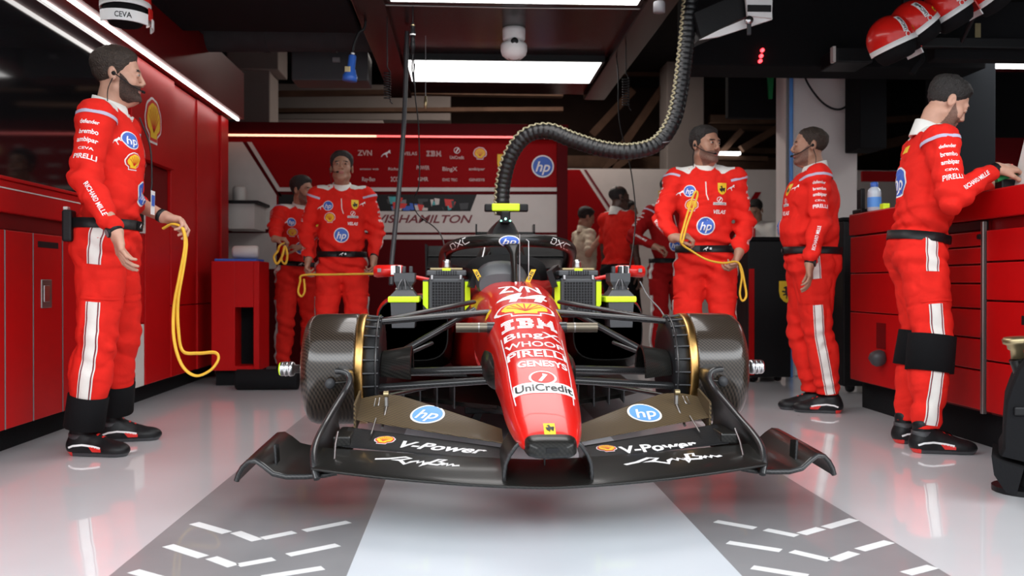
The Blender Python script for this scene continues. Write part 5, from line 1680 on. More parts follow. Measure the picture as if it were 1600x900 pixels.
PEOPLE = {}
def person(key, base, heading, H, label, group=None, girth=1.0, lean=0.0, twist=0.0, side=0.0, pelvis=None, ank=None, toe=(0, 0), knee=None,
           hands=None, head=(0, 0, 0), head_fwd=0.0, skin='skin', hair='hair_black', beard=None, stub=False, bald=0.0, tall=1.0, outfit='suit', fine=1, shade='', wrist=None,
           stripe=True, bare='', art='front', seed=1, high=True):
    """base (x, y) on the floor; heading 0 faces the camera; hands: for 'R' and 'L' (world wrist, pole, finger dir, palm normal, curl)"""
    s = H / 1.80
    M = Matrix.Translation((base[0], base[1], 0)) @ Matrix.Rotation(heading, 4, 'Z'); Mi = M.inverted()
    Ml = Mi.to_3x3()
    red = 'suit_red' + shade
    # skeleton
    tw = Matrix.Rotation(twist, 3, 'Z'); ln = Matrix.Rotation(side, 3, 'Y') @ Matrix.Rotation(lean, 3, 'X')
    Rt = tw @ ln
    up, rt, fw = Rt @ Vector((0, 0, 1)), Rt @ Vector((1, 0, 0)), Rt @ Vector((0, -1, 0))
    P0 = Vector(pelvis) if pelvis else Vector((0, 0, .955 * s))
    T = lambda x, f, z: P0 + rt * x * s + fw * f * s + up * z * s
    Nk = T(0, -.012, .545)
    sh = {'R': T(-.178 * girth ** .3, -.005, .485), 'L': T(.178 * girth ** .3, -.005, .485)}
    hip = {'R': P0 + Vector((-.092 * s, 0, -.03 * s)), 'L': P0 + Vector((.092 * s, 0, -.03 * s))}
    ankle = {}
    for q, sx in (('R', -1), ('L', 1)):
        if ank and q in ank:
            a = Mi @ Vector(ank[q]); ankle[q] = Vector((a.x, a.y, a.z + .085 * s))
        else: ankle[q] = Vector((sx * .12 * s, .02, .085 * s))
    kn = {}
    for q in 'RL':
        pole = Vector((0.1 * (-1 if q == 'R' else 1), -1, 0)) if not knee else Vector(knee)
        kn[q], ankle[q] = ik(hip[q], ankle[q], .435 * s, .415 * s, pole)
    el, wr = {}, {}
    for q, sx in (('R', -1), ('L', 1)):
        hd = hands.get(q) if hands else None
        if hd is None: tgt, pole = T(sx * .26, .06, -.07), Vector((sx * .5, 1, 0))
        else: tgt, pole = Mi @ Vector(hd[0]), Vector(hd[1])
        el[q], wr[q] = ik(sh[q], tgt, .285 * s, .262 * s, pole)
    # clothing
    allp = [P0, Nk] + list(sh.values()) + list(kn.values()) + list(ankle.values()) + list(el.values()) + list(wr.values())
    A = np.array([tuple(p) for p in allp]); lo, hi = A.min(0) - .17, A.max(0) + .17
    lo[2] = max(lo[2], .01)
    g = Sdf(lo, hi, .0088 if fine == 2 else (.0105 if fine else .014))
    def Rn(): return np.array(Rt)
    gg = girth
    g.ell(P0 + Vector((0, .012 * s, -.01 * s)), (.172 * gg * s, .132 * gg * s, .135 * s), k=0)
    g.ell(T(0, .010 + .03 * (gg - 1), .17), (.170 * gg * s, (.122 + .06 * (gg - 1)) * gg * s, .165 * s), Rn(), k=.05)
    g.ell(T(0, .005, .345), (.182 * gg * s, .130 * gg * s, .20 * s), Rn(), k=.05)
    g.cap(sh['R'], sh['L'], .068 * s, k=.045)
    for q, sx in (('R', -1), ('L', 1)):
        g.cap(T(sx * .03, -.015, .535), sh[q] + (P0 - P0), .050 * s, .062 * s, k=.03)
    short = outfit == 'polo'
    for q, sx in (('R', -1), ('L', 1)):
        e_, w_ = el[q], wr[q]
        if short:
            g.cap(sh[q], sh[q].lerp(e_, .72), .067 * s, .060 * s, k=.035)
        else:
            g.cap(sh[q], e_, .072 * s, .065 * s, k=.035)
            g.cap(e_, e_.lerp(w_, .86 if q not in bare else .45), .065 * s, .046 * s, k=.02)
    lk = 1.0
    for q, sx in (('R', -1), ('L', 1)):
        a_ = kn[q].lerp(ankle[q], lk)
        g.ell(hip[q] + Vector((0, .035 * s, -.02 * s)), (.09 * gg * s, .10 * gg * s, .11 * s), k=.04)
        g.cap(hip[q] + Vector((0, .0, -.04 * s)), kn[q], .104 * gg * s, .086 * s, k=.022)
        g.cap(kn[q], a_, .086 * s, .066 * s, k=.02)
        g.ell(kn[q].lerp(ankle[q], .35) + Vector((0, .018 * s, 0)), (.076 * s, .082 * s, .13 * s), k=.04)
    joints = [(el['R'], .085, .010), (el['L'], .085, .010), (kn['R'], .10, .008), (kn['L'], .10, .008), (T(0, 0, .07), .16, .007), (hip['R'], .12, .007), (hip['L'], .12, .007),
              (kn['R'].lerp(ankle['R'], .78), .09, .008), (kn['L'].lerp(ankle['L'], .78), .09, .008), (sh['R'].lerp(el['R'], .2), .09, .006), (sh['L'].lerp(el['L'], .2), .09, .006), (el['R'].lerp(wr['R'], .7), .08, .006), (el['L'].lerp(wr['L'], .7), .08, .006)]
    if fine:
        def folds(P):
            cr = np.clip(1 - np.abs(vnoise(P * np.array([1, 1, .75]), 26, seed + 2)) * 3.2, 0, 1) ** 1.5 + .7 * np.clip(1 - np.abs(vnoise(P * np.array([.8, .8, 1.2]), 40, seed + 4)) * 3.2, 0, 1) ** 1.5
            o = -.0075 * cr + .0055 * vnoise(P, 20, seed) + .0045 * vnoise(P * np.array([1, 1, .6]), 48, seed + 5)
            wv = np.sin(70 * (P[:, 2] + .35 * P[:, 0] - .3 * P[:, 1]) + 2.5 * vnoise(P, 16, seed + 9))
            for c, r, a in joints:
                q = np.exp(-((P - np.array(tuple(c))) ** 2).sum(1) / (r * r))
                o = o + 1.5 * a * q * wv
            return -o
        g.displace(folds)
    for q in 'RL': g.hem(ankle[q], .12, ankle[q].z + .030 * s)
    V, Q = g.mesh()
    cz = V[Q].mean(1)
    mb = MB()
    if outfit == 'suit': add_np(mb, V, Q, red)
    elif outfit == 'polo' or outfit == 'shirt':
        zb = P0.z + .03 * s
        top = red if seed != 77 and seed != 78 else ('cream' if seed == 77 else 'suit_white')
        mi = (cz[:, 2] < zb).astype(int)
        add_np(mb, V, Q, (mi, [top, 'black_matte' if seed != 77 else 'dark_grey']))
    bv = mb.bvh()
    # artwork on the clothing
    X_, U_, F_ = rt, up, fw
    def front(layers, x, z, g_=.014, rot=0):
        if rot: layers = [(move2d(sh_, 0, 0, rot), mt) for sh_, mt in layers]
        layers = [(sh_, mt) for sh_, mt in layers]
        decal(mb, bv, layers, T(x, .24, z), X_, U_, -F_, .0014, g_)
    def back(layers, x, z, g_=.014):
        decal(mb, bv, layers, T(x, -.35, z), -X_, U_, F_, .0014, g_)
    w_mat = 'suit_white'
    if outfit in ('suit', 'polo') and seed not in (77, 78):
        for q, sx in (('R', -1), ('L', 1)):   # pale shoulder yokes
            pts = [(sx * .062, -.040), (sx * .10, -.056), (sx * .180, -.046), (sx * .186, .04), (sx * .12, .07), (sx * .062, .075)]
            if outfit == 'polo': pts = [(sx * .10, -.07), (sx * .185, -.05), (sx * .185, .03), (sx * .10, .04)]
            sh2 = poly2d([(x * s, -y * s) for x, y in pts]); sh2 = (sh2[0], sh2[1])
            decal(mb, bv, [(sh2, w_mat)], T(0, 0, .80), X_, F_, -U_, .0016, .012)
    if outfit == 'suit':
        k_ = s
        if art in ('front', 'both'):
            front(art_hp(.038 * k_), -.098, .405)
            front(art_shield(.074 * k_), .100, .415)
            front(art_cat(.045 * k_), .155, .425); front(art_cat(.045 * k_), -.158, .395)
            front(art_shell(.040 * k_), -.085, .315)
            front(art_bank(.080 * k_), .085, .330)
            front([(textfit('VELAS', .075 * k_, .022, .03, .3), 'lettering_white')], .085, .272)
            front([(stroke2d([(0, .06), (.004, -.02), (.016, -.055)], .006), w_mat)], .0, .40)
            front(art_hp(.056 * k_), -.0, .185)
        if art in ('back', 'both'):
            back(art_hp(.075 * k_), .0, .30); back([(rect2d(.08, .035), 'yellow')], 0, .46); back(art_cat(.06), .06, .02)
        for q, sx in (('R', -1), ('L', 1)):
            out = (rt * sx + up * .15)
            a, b = sh[q], el[q]
            axd = (b - a).normalized(); outd = Vector(rt * sx) - axd * axd.dot(rt * sx)
            if outd.length < .25: outd = up - axd * axd.dot(up)
            if hands and hands.get(q) and len(hands[q]) > 5: outd = Vector(hands[q][5]) - axd * axd.dot(Vector(hands[q][5]))
            outd.normalize()
            Vd = -axd; Ud = Vd.cross(outd)
            if fine:
                tt = [('defender', .075, .016, .20), ('brembo', .075, .020, .34), ('ambipar', .08, .020, .47), ('CEVA', .06, .010, .60), ('PIRELLI', .085, .022, .72)]
                for txt, w_, hh, f in tt:
                    o = a.lerp(b, f) + outd * .16
                    decal(mb, bv, [(textfit(txt, w_ * s, hh * s, .02), 'lettering_white')], o, Ud, Vd, -outd, .0014, .014)
                # lilac armhole piping
                n_ = 26; c0 = a.lerp(b, .10)
                arc = []
                for i in range(n_ + 1):
                    t_ = -1.9 + 3.8 * i / n_
                    dv = outd * cos(t_) + Ud * sin(t_)
                    h_, _, _, _ = bv.ray_cast(c0 - axd * .02 - axd * .05 * (1 - cos(t_)) * 0, dv, .2)
                    if h_ is not None: arc.append((h_ + dv * .002, dv))
                if len(arc) > 8:
                    V3, F3 = [], []
                    for i, (h_, dv) in enumerate(arc):
                        V3 += [h_ - axd * .008, h_ + axd * .008]
                        if i: F3.append((2 * i - 2, 2 * i - 1, 2 * i + 1, 2 * i))
                    mb.add(V3, F3, 'lilac', True)
                a2, b2 = el[q], wr[q]; ax2 = (b2 - a2).normalized(); o2 = outd - ax2 * ax2.dot(outd); o2.normalize()
                o = a2.lerp(b2, .45) + o2 * .16
                U2 = ax2 if (M.to_3x3() @ ax2).x > 0 else -ax2
                decal(mb, bv, [(textfit('RICHARD MILLE', .15 * s, .019 * s, .02), 'lettering_white')], o, U2, o2.cross(U2), -o2, .0014, .014)
        if stripe:
            for q, sx in (('R', -1), ('L', 1)):
                lat_ = Vector((sx, 0, 0))
                full = [hip[q] + Vector((0, 0, .07 * s)), kn[q], kn[q].lerp(ankle[q], .90)]
                up_ = [hip[q] + Vector((0, -.01, .09 * s)), hip[q].lerp(kn[q], .22)]
                lo_ = [hip[q].lerp(kn[q], .58), kn[q], kn[q].lerp(ankle[q], .90)]
                for pa in (up_, lo_):
                    ribbon(mb, bv, pa, lat_, .058 * s, w_mat, .0030)
                    for of in (-.022, .022): ribbon(mb, bv, pa, lat_, .005 * s, 'lettering_maroon', .0042, of * s, nw=1)
            for q, sx in (('R', -1), ('L', 1)):   # cargo pocket flaps
                ribbon(mb, bv, [hip[q].lerp(kn[q], .53), hip[q].lerp(kn[q], .555)], Vector((sx, -.3, 0)), .15 * s, red, .006, nw=8)
    # body: head, hands, inner figure in one mesh
    hs = H / 1.80
    Rh = Matrix.Rotation(head[0], 3, 'Z') @ Matrix.Rotation(head[2], 3, 'Y') @ Matrix.Rotation(head[1], 3, 'X')
    hc = Nk + up * .155 * s + fw * (.035 + head_fwd) * s + Rh @ Vector((0, -.0, .0))
    ne = Rh.inverted() @ ((Nk - hc) / hs)
    hm = head_mesh(ne, skin, hair, seed, beard, bald, .0034 if fine == 2 else (.0042 if fine else .006), tall=tall, stub=stub)
    body = MB()
    Rn_ = np.array(Rh) * hs; hcn = np.array(tuple(hc))
    V, Q, mt = hm[0]; add_np(body, V @ Rn_.T + hcn, Q, mt)
    hw = {}
    for q, sx in (('R', -1), ('L', 1)):
        hd = hands.get(q) if hands else None
        if hd is None:
            d, n_, cu = (wr[q] - el[q]).normalized() + Vector((0, 0, -.6)), Vector((-sx, .3, 0)), (.3, .4, .3)
        else: d, n_, cu = Ml @ Vector(hd[2]), Ml @ Vector(hd[3]), hd[4]
        d.normalize(); nn = (n_ - d * n_.dot(d)).normalized()
        # thumb side: for the left hand, with the palm facing n and fingers along d, the thumb is along d x n
        Vh, Qh = hand_mesh(wr[q], d, nn, (1 if q == 'L' else -1), el[q], cu, k=s * .98, h=.0032 if fine else .0045)
        add_np(body, Vh, Qh, skin)
        hw[q] = M @ (wr[q] + (d * .085 + nn * .03) * s)
    gi = Sdf(lo, hi, .016)
    gi.ell(P0, (.13 * s, .09 * s, .11 * s), k=0); gi.ell(T(0, 0, .18), (.12 * s, .085 * s, .15 * s), Rn(), k=.05); gi.ell(T(0, 0, .35), (.14 * s, .09 * s, .17 * s), Rn(), k=.05)
    gi.cap(sh['R'], sh['L'], .045 * s, k=.04); gi.cap(T(0, 0, .45), Nk + up * .03, .05 * s, k=.03)
    for q in 'RL':
        gi.cap(sh[q], el[q], .042 * s, .038 * s, k=.02); gi.cap(el[q], wr[q], .038 * s, .025 * s, k=.02)
        gi.cap(hip[q], kn[q], .06 * s, .045 * s, k=.02); gi.cap(kn[q], ankle[q], .045 * s, .034 * s, k=.02)
    V, Q = gi.mesh(); add_np(body, V, Q, skin)
    me = body.mesh('person')
    o = bpy.data.objects.new('person', me)
    o.location = (base[0], base[1], 0); o.rotation_euler = (0, 0, heading); COL.objects.link(o)
    MW[o.name] = M.copy(); tag(o, label, 'person', group)
    if outfit == 'suit': part('race_suit', mb, o, local=True, fixn=False)
    else: part('clothes', mb, o, local=True, fixn=False)
    hb_ = MB(); V, Q = hm[1]; add_np(hb_, V @ Rn_.T + hcn, Q, hair); part('hair', hb_, o, local=True, fixn=False)
    if beard:
        bb = MB(); V, Q = hm[2]; add_np(bb, V @ Rn_.T + hcn, Q, beard); part('beard', bb, o, local=True, fixn=False)
    # collar
    if outfit in ('suit', 'polo'):
        cb = MB(); cdir = (hc - Nk).normalized()
        taper_ring(cb, Nk + up * .012 * s, up * .8 + cdir * .3, rt, .080 * s, .084 * s, -.035 * s, .030 * s, .012, w_mat if seed not in (77,) else 'cream', flare=.86, dip=.018 * s)
        part('collar', cb, o, local=True)
    if outfit == 'suit':
        bb = MB(); band(bb, bv, T(0, .0, .045), up, rt, .021 * s, .007, 'black', 48)
        bl = part('belt', bb, o, local=True)
        bvb = bb.bvh()
        b2 = MB(); decal(b2, bvb, [(rect2d(.07 * s, .034 * s), 'black_matte'), (art_cat(.032 * s)[0][0], 'lettering_white'), (move2d(rect2d(.012, .012), .03, 0), 'silver')], T(0, .4, .045), X_, U_, -F_, .003, .01)
        part('buckle', b2, bl, local=True)
    for q in 'RL':
        shoe(o, ankle[q] - Vector((0, .0, 0)), toe[0] if q == 'R' else toe[1], s, M, -1 if q == 'R' else 1, high)
    if wrist:
        for q, kind in wrist.items():
            ax = (wr[q] - el[q]).normalized(); wbm = MB()
            c_ = wr[q] - ax * .005; ref = Ml @ Vector(hands[q][3]) if hands and hands.get(q) else Vector((1, 0, 0))
            taper_ring(wbm, c_, ax, ref, .031 * s, .031 * s, -.011, .011, .006, 'black')
            if kind == 'watch':
                nv = -(ref - ax * ref.dot(ax)).normalized()
                wbm.lathe([(.019, -.004), (.022, .002), (.021, .009), (.018, .010)], c_ + nv * .027 * s, nv, 'black', 20)
                wbm.lathe([(.0175, .0098), (0, .0105)], c_ + nv * .027 * s, nv, 'mid_grey', 20)
            part('watch' if kind == 'watch' else 'wristband', wbm, o, local=True)
    PEOPLE[key] = dict(o=o, M=M, bv=bv, wr=wr, el=el, kn=kn, ankle=ankle, hip=hip, T=T, up=up, rt=rt, fw=fw, s=s, hc=hc, Rh=Rh, hw=hw, P0=P0, Nk=Nk)
    return PEOPLE[key]
def headset(pr, side, mic=True):
    """ear piece with a thin microphone boom on one side of the head"""
    o, hc, Rh, s = pr['o'], pr['hc'], pr['Rh'], pr['s']
    f = lambda x, y, z: hc + Rh @ (Vector((side * x, y, z)) * s)
    m = MB(); m.lathe([(0, .010), (.008, .008), (.010, 0), (.008, -.004)], f(.084, .008, -.008), Rh @ Vector((side, 0, 0)), 'black', 12)
    if mic: m.tube(spline([f(.090, .0, -.012), f(.080, -.05, -.045), f(.052, -.092, -.064), f(.030, -.106, -.068)], 5), .0028, 'black', 6); m.cyl(f(.034, -.104, -.068), f(.020, -.110, -.068), .0065, 'black', n=10)
    m.tube(spline([f(.088, .012, -.03), f(.080, .03, -.08), f(.075, .03, -.14)], 4), .0022, 'black', 5)
    part('headset', m, o, local=True)

CURL_GRIP, CURL_REST = (.95, 1.15, .8), (.32, .42, .3)
# ---- man at the left with the watch --------------------------------
h70 = radians(94)
F1 = Vector((sin(h70), -cos(h70), 0))
pr = person('watch', (-1.63, 4.31), h70, 1.885, 'bearded man in red race suit with wristwatch standing at left, head turned aside', girth=1.02, lean=.02,
    ank={'R': fl(131, 711), 'L': fl(178, 689)}, toe=(-.25, .15),
    hands={'R': (at(181, 362, 3.98), (0, 1, 0), (.25, -.1, -1), (.9, .55, 0), CURL_REST), 'L': (at(254, 338, 4.45), (.3, .6, -1), (1, .1, -.25), (-.2, -.3, -1), (.8, .9, .5))},
    head=(radians(10), .03, 0), hair='hair_brown', beard='beard_brown', fine=2, wrist={'R': 'watch', 'L': 'band'}, art='front', seed=3, bare='L')
headset(pr, -1)
for q in 'RL':
    sb = MB(); band(sb, pr['bv'], pr['kn'][q].lerp(pr['ankle'][q], .74), pr['ankle'][q] - pr['kn'][q], (1, 0, 0), .075, .008, 'black_matte', 28); part('shin_guard', sb, pr['o'], local=True)
m = MB(); T = pr['T']; c = T(-.13, -.125, .03); m.box(c - Vector((.035, .022, .07)), c + Vector((.035, .022, .07)), 'black', .01); m.box(c + Vector((-.02, .0, .07)), c + Vector((.02, .02, .085)), 'panel_white', .004); part('radio_pack', m, pr['o'], local=True)
m = MB(); p = T(.0, .20, .12); 
m.tube(spline([T(.06, .10, .53), T(.05, .15, .40), T(.03, .165, .25), T(.02, .165, .2)], 6), .004, 'black', 6)
flat(m, [(rect2d(.07, .11), 'lettering_white'), (move2d(rect2d(.05, .05), 0, .01), 'blue')], T(.02, .172, .15), pr['rt'], pr['up'], pr['fw'], .002); part('lanyard', m, pr['o'], local=True)

# ---- man at the right bending over the bench ------------------------
h6 = radians(80)
pr = person('bench', (2.175, 4.34), h6, 1.80, 'man in red race suit with black knee pads bending over the right workbench', girth=1.03, lean=.11,
    ank={'R': fl(1447, 707), 'L': fl(1418, 692)}, toe=(-.05, .1),
    hands={'R': (at(1556, 264, 4.10), (-.35, .25, -1), (1, .05, .05), (-.1, .5, -1), (.7, .9, .5)), 'L': (at(1552, 287, 4.35), (.3, .3, -1), (1, -.1, .05), (0, -.6, -.6), (.8, .9, .5))},
    head=(radians(8), .58, 0), head_fwd=.034, hair='hair_black', stub=True, fine=2, wrist={'R': 'band'}, art='back', seed=5, tall=1.15)
for q in 'RL':
    kb = MB(); band(kb, pr['bv'], pr['kn'][q].lerp(pr['ankle'][q], .10), pr['ankle'][q] - pr['kn'][q], (1, 0, 0), .085, .012, 'black_matte', 28); part('knee_pad', kb, pr['o'], local=True)

# ---- man in profile by the pale column -------------------------------
h5 = radians(-104)
pr = person('profile', (2.10, 5.52), h5, 1.76, 'man in red race suit seen from the side, arm hanging, before the pale column', girth=1.32, lean=-.02,
    ank={'L': fl(1297, 645), 'R': fl(1272, 640)}, toe=(.1, -.1),
    hands={'L': (at(1265, 411, 5.22), (0, 1, 0), (0, -.1, -1), (-.9, .5, 0), CURL_REST)},
    head=(0, -.03, 0), hair='hair_brown', stub=True, bald=.35, tall=.6, skin='skin_tan', fine=2, wrist={'L': 'watch'}, art='front', seed=8, high=False)
headset(pr, 1)

# ---- man facing the camera with the strap -----------------------------
pr = person('strap', (1.50, 5.72), radians(-13), 1.79, 'young man in red race suit holding yellow strap behind the right drum', girth=1.0,
    hands={'R': (at(1052, 372, 5.45), (-1, .8, -.4), (1, -.5, .15), (.3, .2, -1), (.9, 1.0, .6)), 'L': (at(1155, 394, 5.52), (.5, 1, 0), (-.35, -.2, -1), (-.8, .1, 0), (.8, .9, .6))},
    head=(radians(46), .0, 0), hair='hair_black', stub=True, skin='skin_tan', fine=2, tall=.9, seed=12)
headset(pr, -1)

# ---- man behind the left drum with the strap between his hands ----------
pr = person('bar', (-.94, 7.05), radians(6), 1.80, 'tall man in red race suit looking up, holding a yellow strap taut across his thighs', girth=1.06,
    hands={'R': (at(482, 404, 6.9), (-.5, 1, 0), (-.2, -.3, -1), (.8, .2, 0), (.8, .9, .6)), 'L': (at(584, 402, 6.9), (.4, 1, 0), (.05, -.3, -1), (-.8, .2, 0), (.8, .9, .6))},
    head=(0, -.20, 0), hair='hair_black', tall=1.4, fine=1, skin='skin_tan', shade='', wrist={'R': 'watch', 'L': 'band'}, seed=15)
headset(pr, -1)
pr = person('shelf', (-1.42, 7.82), radians(24), 1.70, 'dark haired man in red race suit with forearm raised, behind the low red cabinet', girth=1.0, lean=.02, side=.06,
    hands={'R': (at(428, 379, 7.25), (-1, .8, -.5), (1, -.2, .0), (0, .2, -1), (.9, 1.0, .6)), 'L': (at(468, 395, 7.4), (1, .6, -.4), (-1, -.2, .1), (0, .3, -1), (.6, .7, .5))},
    head=(radians(42), .05, 0), hair='hair_black', tall=1.35, stub=True, skin='skin_tan', fine=1, seed=17)
# ---- people further back ------------------------------------------------
pr = person('bald', (1.49, 9.0), radians(122), 1.77, 'dark skinned man in red polo shirt seen from behind before the partition', girth=1.0, outfit='polo', skin='skin_dark', hair='hair_black', bald=.8, tall=.35, fine=1, head=(radians(-18), .02, 0), seed=21, high=False)
headset(pr, -1)
pr = person('beige', (1.24, 9.6), radians(105), 1.60, 'person in pale beige polo shirt with back turned, left of the man in red polo', girth=1.05, outfit='polo', hair='hair_black', fine=1, seed=77,
    hands={'R': (at(940, 368, 9.3), (-.3, .5, -1), (1, 0, .1), (0, -.3, -1), (.8, .9, .5))}, head=(0, .3, 0), skin='skin_tan', high=False)
pr = person('hidden', (1.74, 9.9), radians(60), 1.70, 'person in red shirt half hidden behind the man in red polo', outfit='polo', hair='hair_black', fine=0, seed=23, skin='skin_tan', high=False)
pr = person('shadow', (1.86, 8.4), radians(15), 1.78, 'person in red race suit with shade in its colour, partly hidden behind the young man with strap', hair='hair_black', fine=1, shade='_dark', seed=25, skin='skin_tan',
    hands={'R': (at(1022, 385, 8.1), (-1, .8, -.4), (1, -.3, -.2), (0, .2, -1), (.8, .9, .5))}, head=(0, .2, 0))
pr = person('reader', (3.28, 10.2), radians(-40), 1.74, 'dark haired person in white top looking down behind the black tool chest', outfit='shirt', hair='hair_black', fine=0, seed=78, skin='skin_tan', head=(0, .45, 0), high=False, lean=.1)
m = MB(); T = pr['T']; m.tube([T(-.07, .12, .5), T(-.06, .165, .3), T(-.05, .16, .05)], .03, 'black_matte', 8); m.tube([T(.02, .12, .5), T(.02, .165, .3), T(.02, .16, .05)], .014, 'logo_red', 8)
part('tabard', m, pr['o'], local=True)

# ================================================================== HANGING AND LOOSE THINGS
# ---- ribbed black hose from the ceiling to the car --------------------
hose = root('air_hose', (at(1076, 0, 5.7).x, 5.7, 1.2), 0, 'thick ribbed black hose curving down from the ceiling into the car', 'hose')
hp2 = spline([at(784, 336, 6.0), at(786, 290, 6.0), at(798, 244, 5.95), at(822, 213, 5.9), at(856, 205, 5.85), at(895, 219, 5.8), at(940, 233, 5.75), at(985, 237, 5.7), at(1025, 226, 5.7), at(1050, 194, 5.7), at(1062, 150, 5.7), at(1070, 90, 5.7), at(1076, 30, 5.7), at(1079, -30, 5.7), Vector((at(1082, -30, 5.7).x, 5.7, 3.6))], 40)
L = [0]
for a, b in zip(hp2[:-1], hp2[1:]): L.append(L[-1] + (b - a).length)
N = int(L[-1] / .0055)
rs, k = [], 0
for i in range(N):
    t = L[-1] * i / (N - 1)
    while k < len(L) - 2 and L[k + 1] < t: k += 1
    rs.append(hp2[k].lerp(hp2[k + 1], (t - L[k]) / max(1e-9, L[k + 1] - L[k])))
rad = [.045 + .0048 * (abs(sin(pi * L[-1] * i / (N - 1) / .034)) ** .7) for i in range(N)]
m = MB(); m.tube(rs, rad, 'hose_black', 20); part('ribbed_tube', m, hose)
m = MB()
cord = []
for i in range(0, int(N * .80)):
    t = (rs[min(i + 2, N - 1)] - rs[max(i - 2, 0)]).normalized()
    n = Vector((-t.z, 0, t.x)) 
    if i < 3: pass
    b_ = Vector((0, -1, 0))
    w_ = L[-1] * i / (N - 1) / .034
    off = n * cos(.35 + .35 * sin(2 * pi * w_)) + b_ * sin(.35 + .35 * sin(2 * pi * w_))
    cord.append(rs[i] + off.normalized() * (.047 + .004 * abs(sin(pi * w_))))
m.tube(cord, .0065, 'hose_cream', 6); part('lashing_cord', m, hose, 'cream coloured lashing cord')
m = MB(); m.tube([rs[int(N * .43)] + Vector((.05 * cos(a), .05 * sin(a) * .9, .05 * sin(a) * .5)) for a in np.linspace(0, 2 * pi, 15)], .004, 'mid_grey', 6)
part('cable_tie', m, hose)

def cable(name, pts, r, mat, label, cat='cable', group=None, n=8):
    m = MB(); m.tube(spline(pts, 8), r, mat, n); return thing(name, m, label, cat, group)
cable('power_cable', [Vector((at(636, 130, 6.4).x, 6.4, 2.52)), at(633, 150, 6.4), at(630, 210, 6.3), at(624, 290, 6.2), at(617, 360, 6.1), at(612, 410, 6.0), at(611, 445, 5.95)], .016, 'dark_grey', 'thick dark grey cable hanging from the rig to the left sidepod')
cable('thin_wire', [Vector((at(646, 100, 6.6).x, 6.6, 2.52)), at(648, 140, 6.6), at(654, 200, 6.55), at(655, 285, 6.5), at(646, 312, 6.5), at(653, 335, 6.4), at(680, 356, 6.1), at(692, 375, 5.7), at(696, 405, 4.96)], .0045, 'black', 'thin black wire looping down to the left grille blower')
cable('thin_wire', [Vector((at(963, 50, 7.0).x, 7.0, 2.52)), at(966, 120, 6.9), at(968, 190, 6.8), at(985, 262, 6.6), at(993, 330, 6.3), at(990, 380, 5.9), at(984, 418, 5.0)], .0045, 'black', 'thin black wire hanging to the right side blower')
cable('thin_wire', [at(1000, 440, 4.95), at(1012, 462, 4.9), at(1030, 482, 4.6), at(1040, 496, 4.2), at(1052, 500, 3.95)], .004, 'mid_grey', 'thin grey wire running from right blower to the right drum', n=6)
r = root('cable_connector', at(645, 22, 5.8), 0, 'black cable connector with white ring hanging under the rig', 'connector')
m = MB(); p = at(645, 34, 5.8); q = at(645, 82, 5.8)
m.lathe([(.006, 0), (.010, .01), (.014, .03), (.014, .06), (.018, .062), (.018, .09), (.013, .092), (.013, .13), (.016, .132), (.016, .16), (.012, .165), (.012, .2), (0, .2)], p, (0, 0, -1), 'black', 18); part('plug', m, r)
m = MB(); m.lathe([(.0185, .078), (.0185, .086)], p, (0, 0, -1), 'white', 18); m.lathe([(.0145, .02), (.0145, .026)], p, (0, 0, -1), 'brass', 18); part('ring', m, r, 'white and brass rings')
m = MB(); m.tube([Vector((p.x, 5.8, 2.52)), p], .005, 'black', 6); m.tube(spline([q, at(644, 110, 5.8), at(647, 132, 5.8), at(646, 120, 5.82), at(648, 100, 5.9)], 6), .005, 'black', 6); part('lead', m, r)
r = root('air_nozzle', at(665, 135, 6.5), 0, 'small brass connector dangling below the bright panel on a thin lead', 'connector')
m = MB(); p = at(665, 150, 6.5); m.lathe([(.004, 0), (.009, .004), (.009, .03), (.012, .032), (.012, .07), (.008, .075), (.008, .09), (0, .09)], p, (0, 0, -1), 'brass', 14); part('nozzle', m, r)
m = MB(); m.tube([Vector((p.x, 6.5, 2.52)), p], .003, 'mid_grey', 6); part('lead', m, r)
# blue plug
r = root('power_plug', at(548, 127, 6.1), 0, 'bright blue industrial plug hanging under the grey duct', 'plug')
m = MB(); p = at(551, 86, 6.1); d = (at(546, 127, 6.1) - p).normalized()
m.lathe([(0, 0), (.020, 0), (.026, .01), (.026, .09), (.032, .095), (.038, .12), (.042, .125), (.042, .135), (.048, .137), (.048, .172), (0, .172)], p, d, 'cap_blue', 24); part('body', m, r)
m = MB(); q = p + d * .10; m.box(q + Vector((-.035, -.043, -.02)), q + Vector((.002, -.036, .016)), 'brass', .002); part('label_plate', m, r, 'small pale label')
m = MB(); m.tube(spline([p, p + Vector((.003, 0, .05)), at(560, 52, 6.1), at(570, 42, 6.1), Vector((at(572, 30, 6.1).x, 6.1, 2.62))], 6), .009, 'black', 8); m.lathe([(0, 0), (.012, .002), (.012, .014), (0, .016)], p, -d, 'white', 12); part('lead', m, r)
def coil(u, v0, v1, Y, r, label, turns=11):
    p, q = at(u, v0, Y), at(u, v1, Y)
    pts = [Vector((p.x, Y, 2.54)), p + Vector((0, 0, .03))]
    n = turns * 12
    for i in range(n + 1):
        a = 2 * pi * i / 12; pts.append(p.lerp(q, i / n) + Vector((r * cos(a), r * sin(a), 0)))
    pts += [q + Vector((r, 0, -.015)), q + Vector((r + .015, 0, -.03))]
    m = MB(); m.tube(pts, .0045, 'black', 6); thing('coiled_cable', m, label, 'coiled cable')
coil(605, 112, 155, 6.0, .020, 'black coiled cable hanging left of the bright panel')
coil(978, 122, 166, 6.6, .024, 'black coiled cable hanging right of the bright panel')

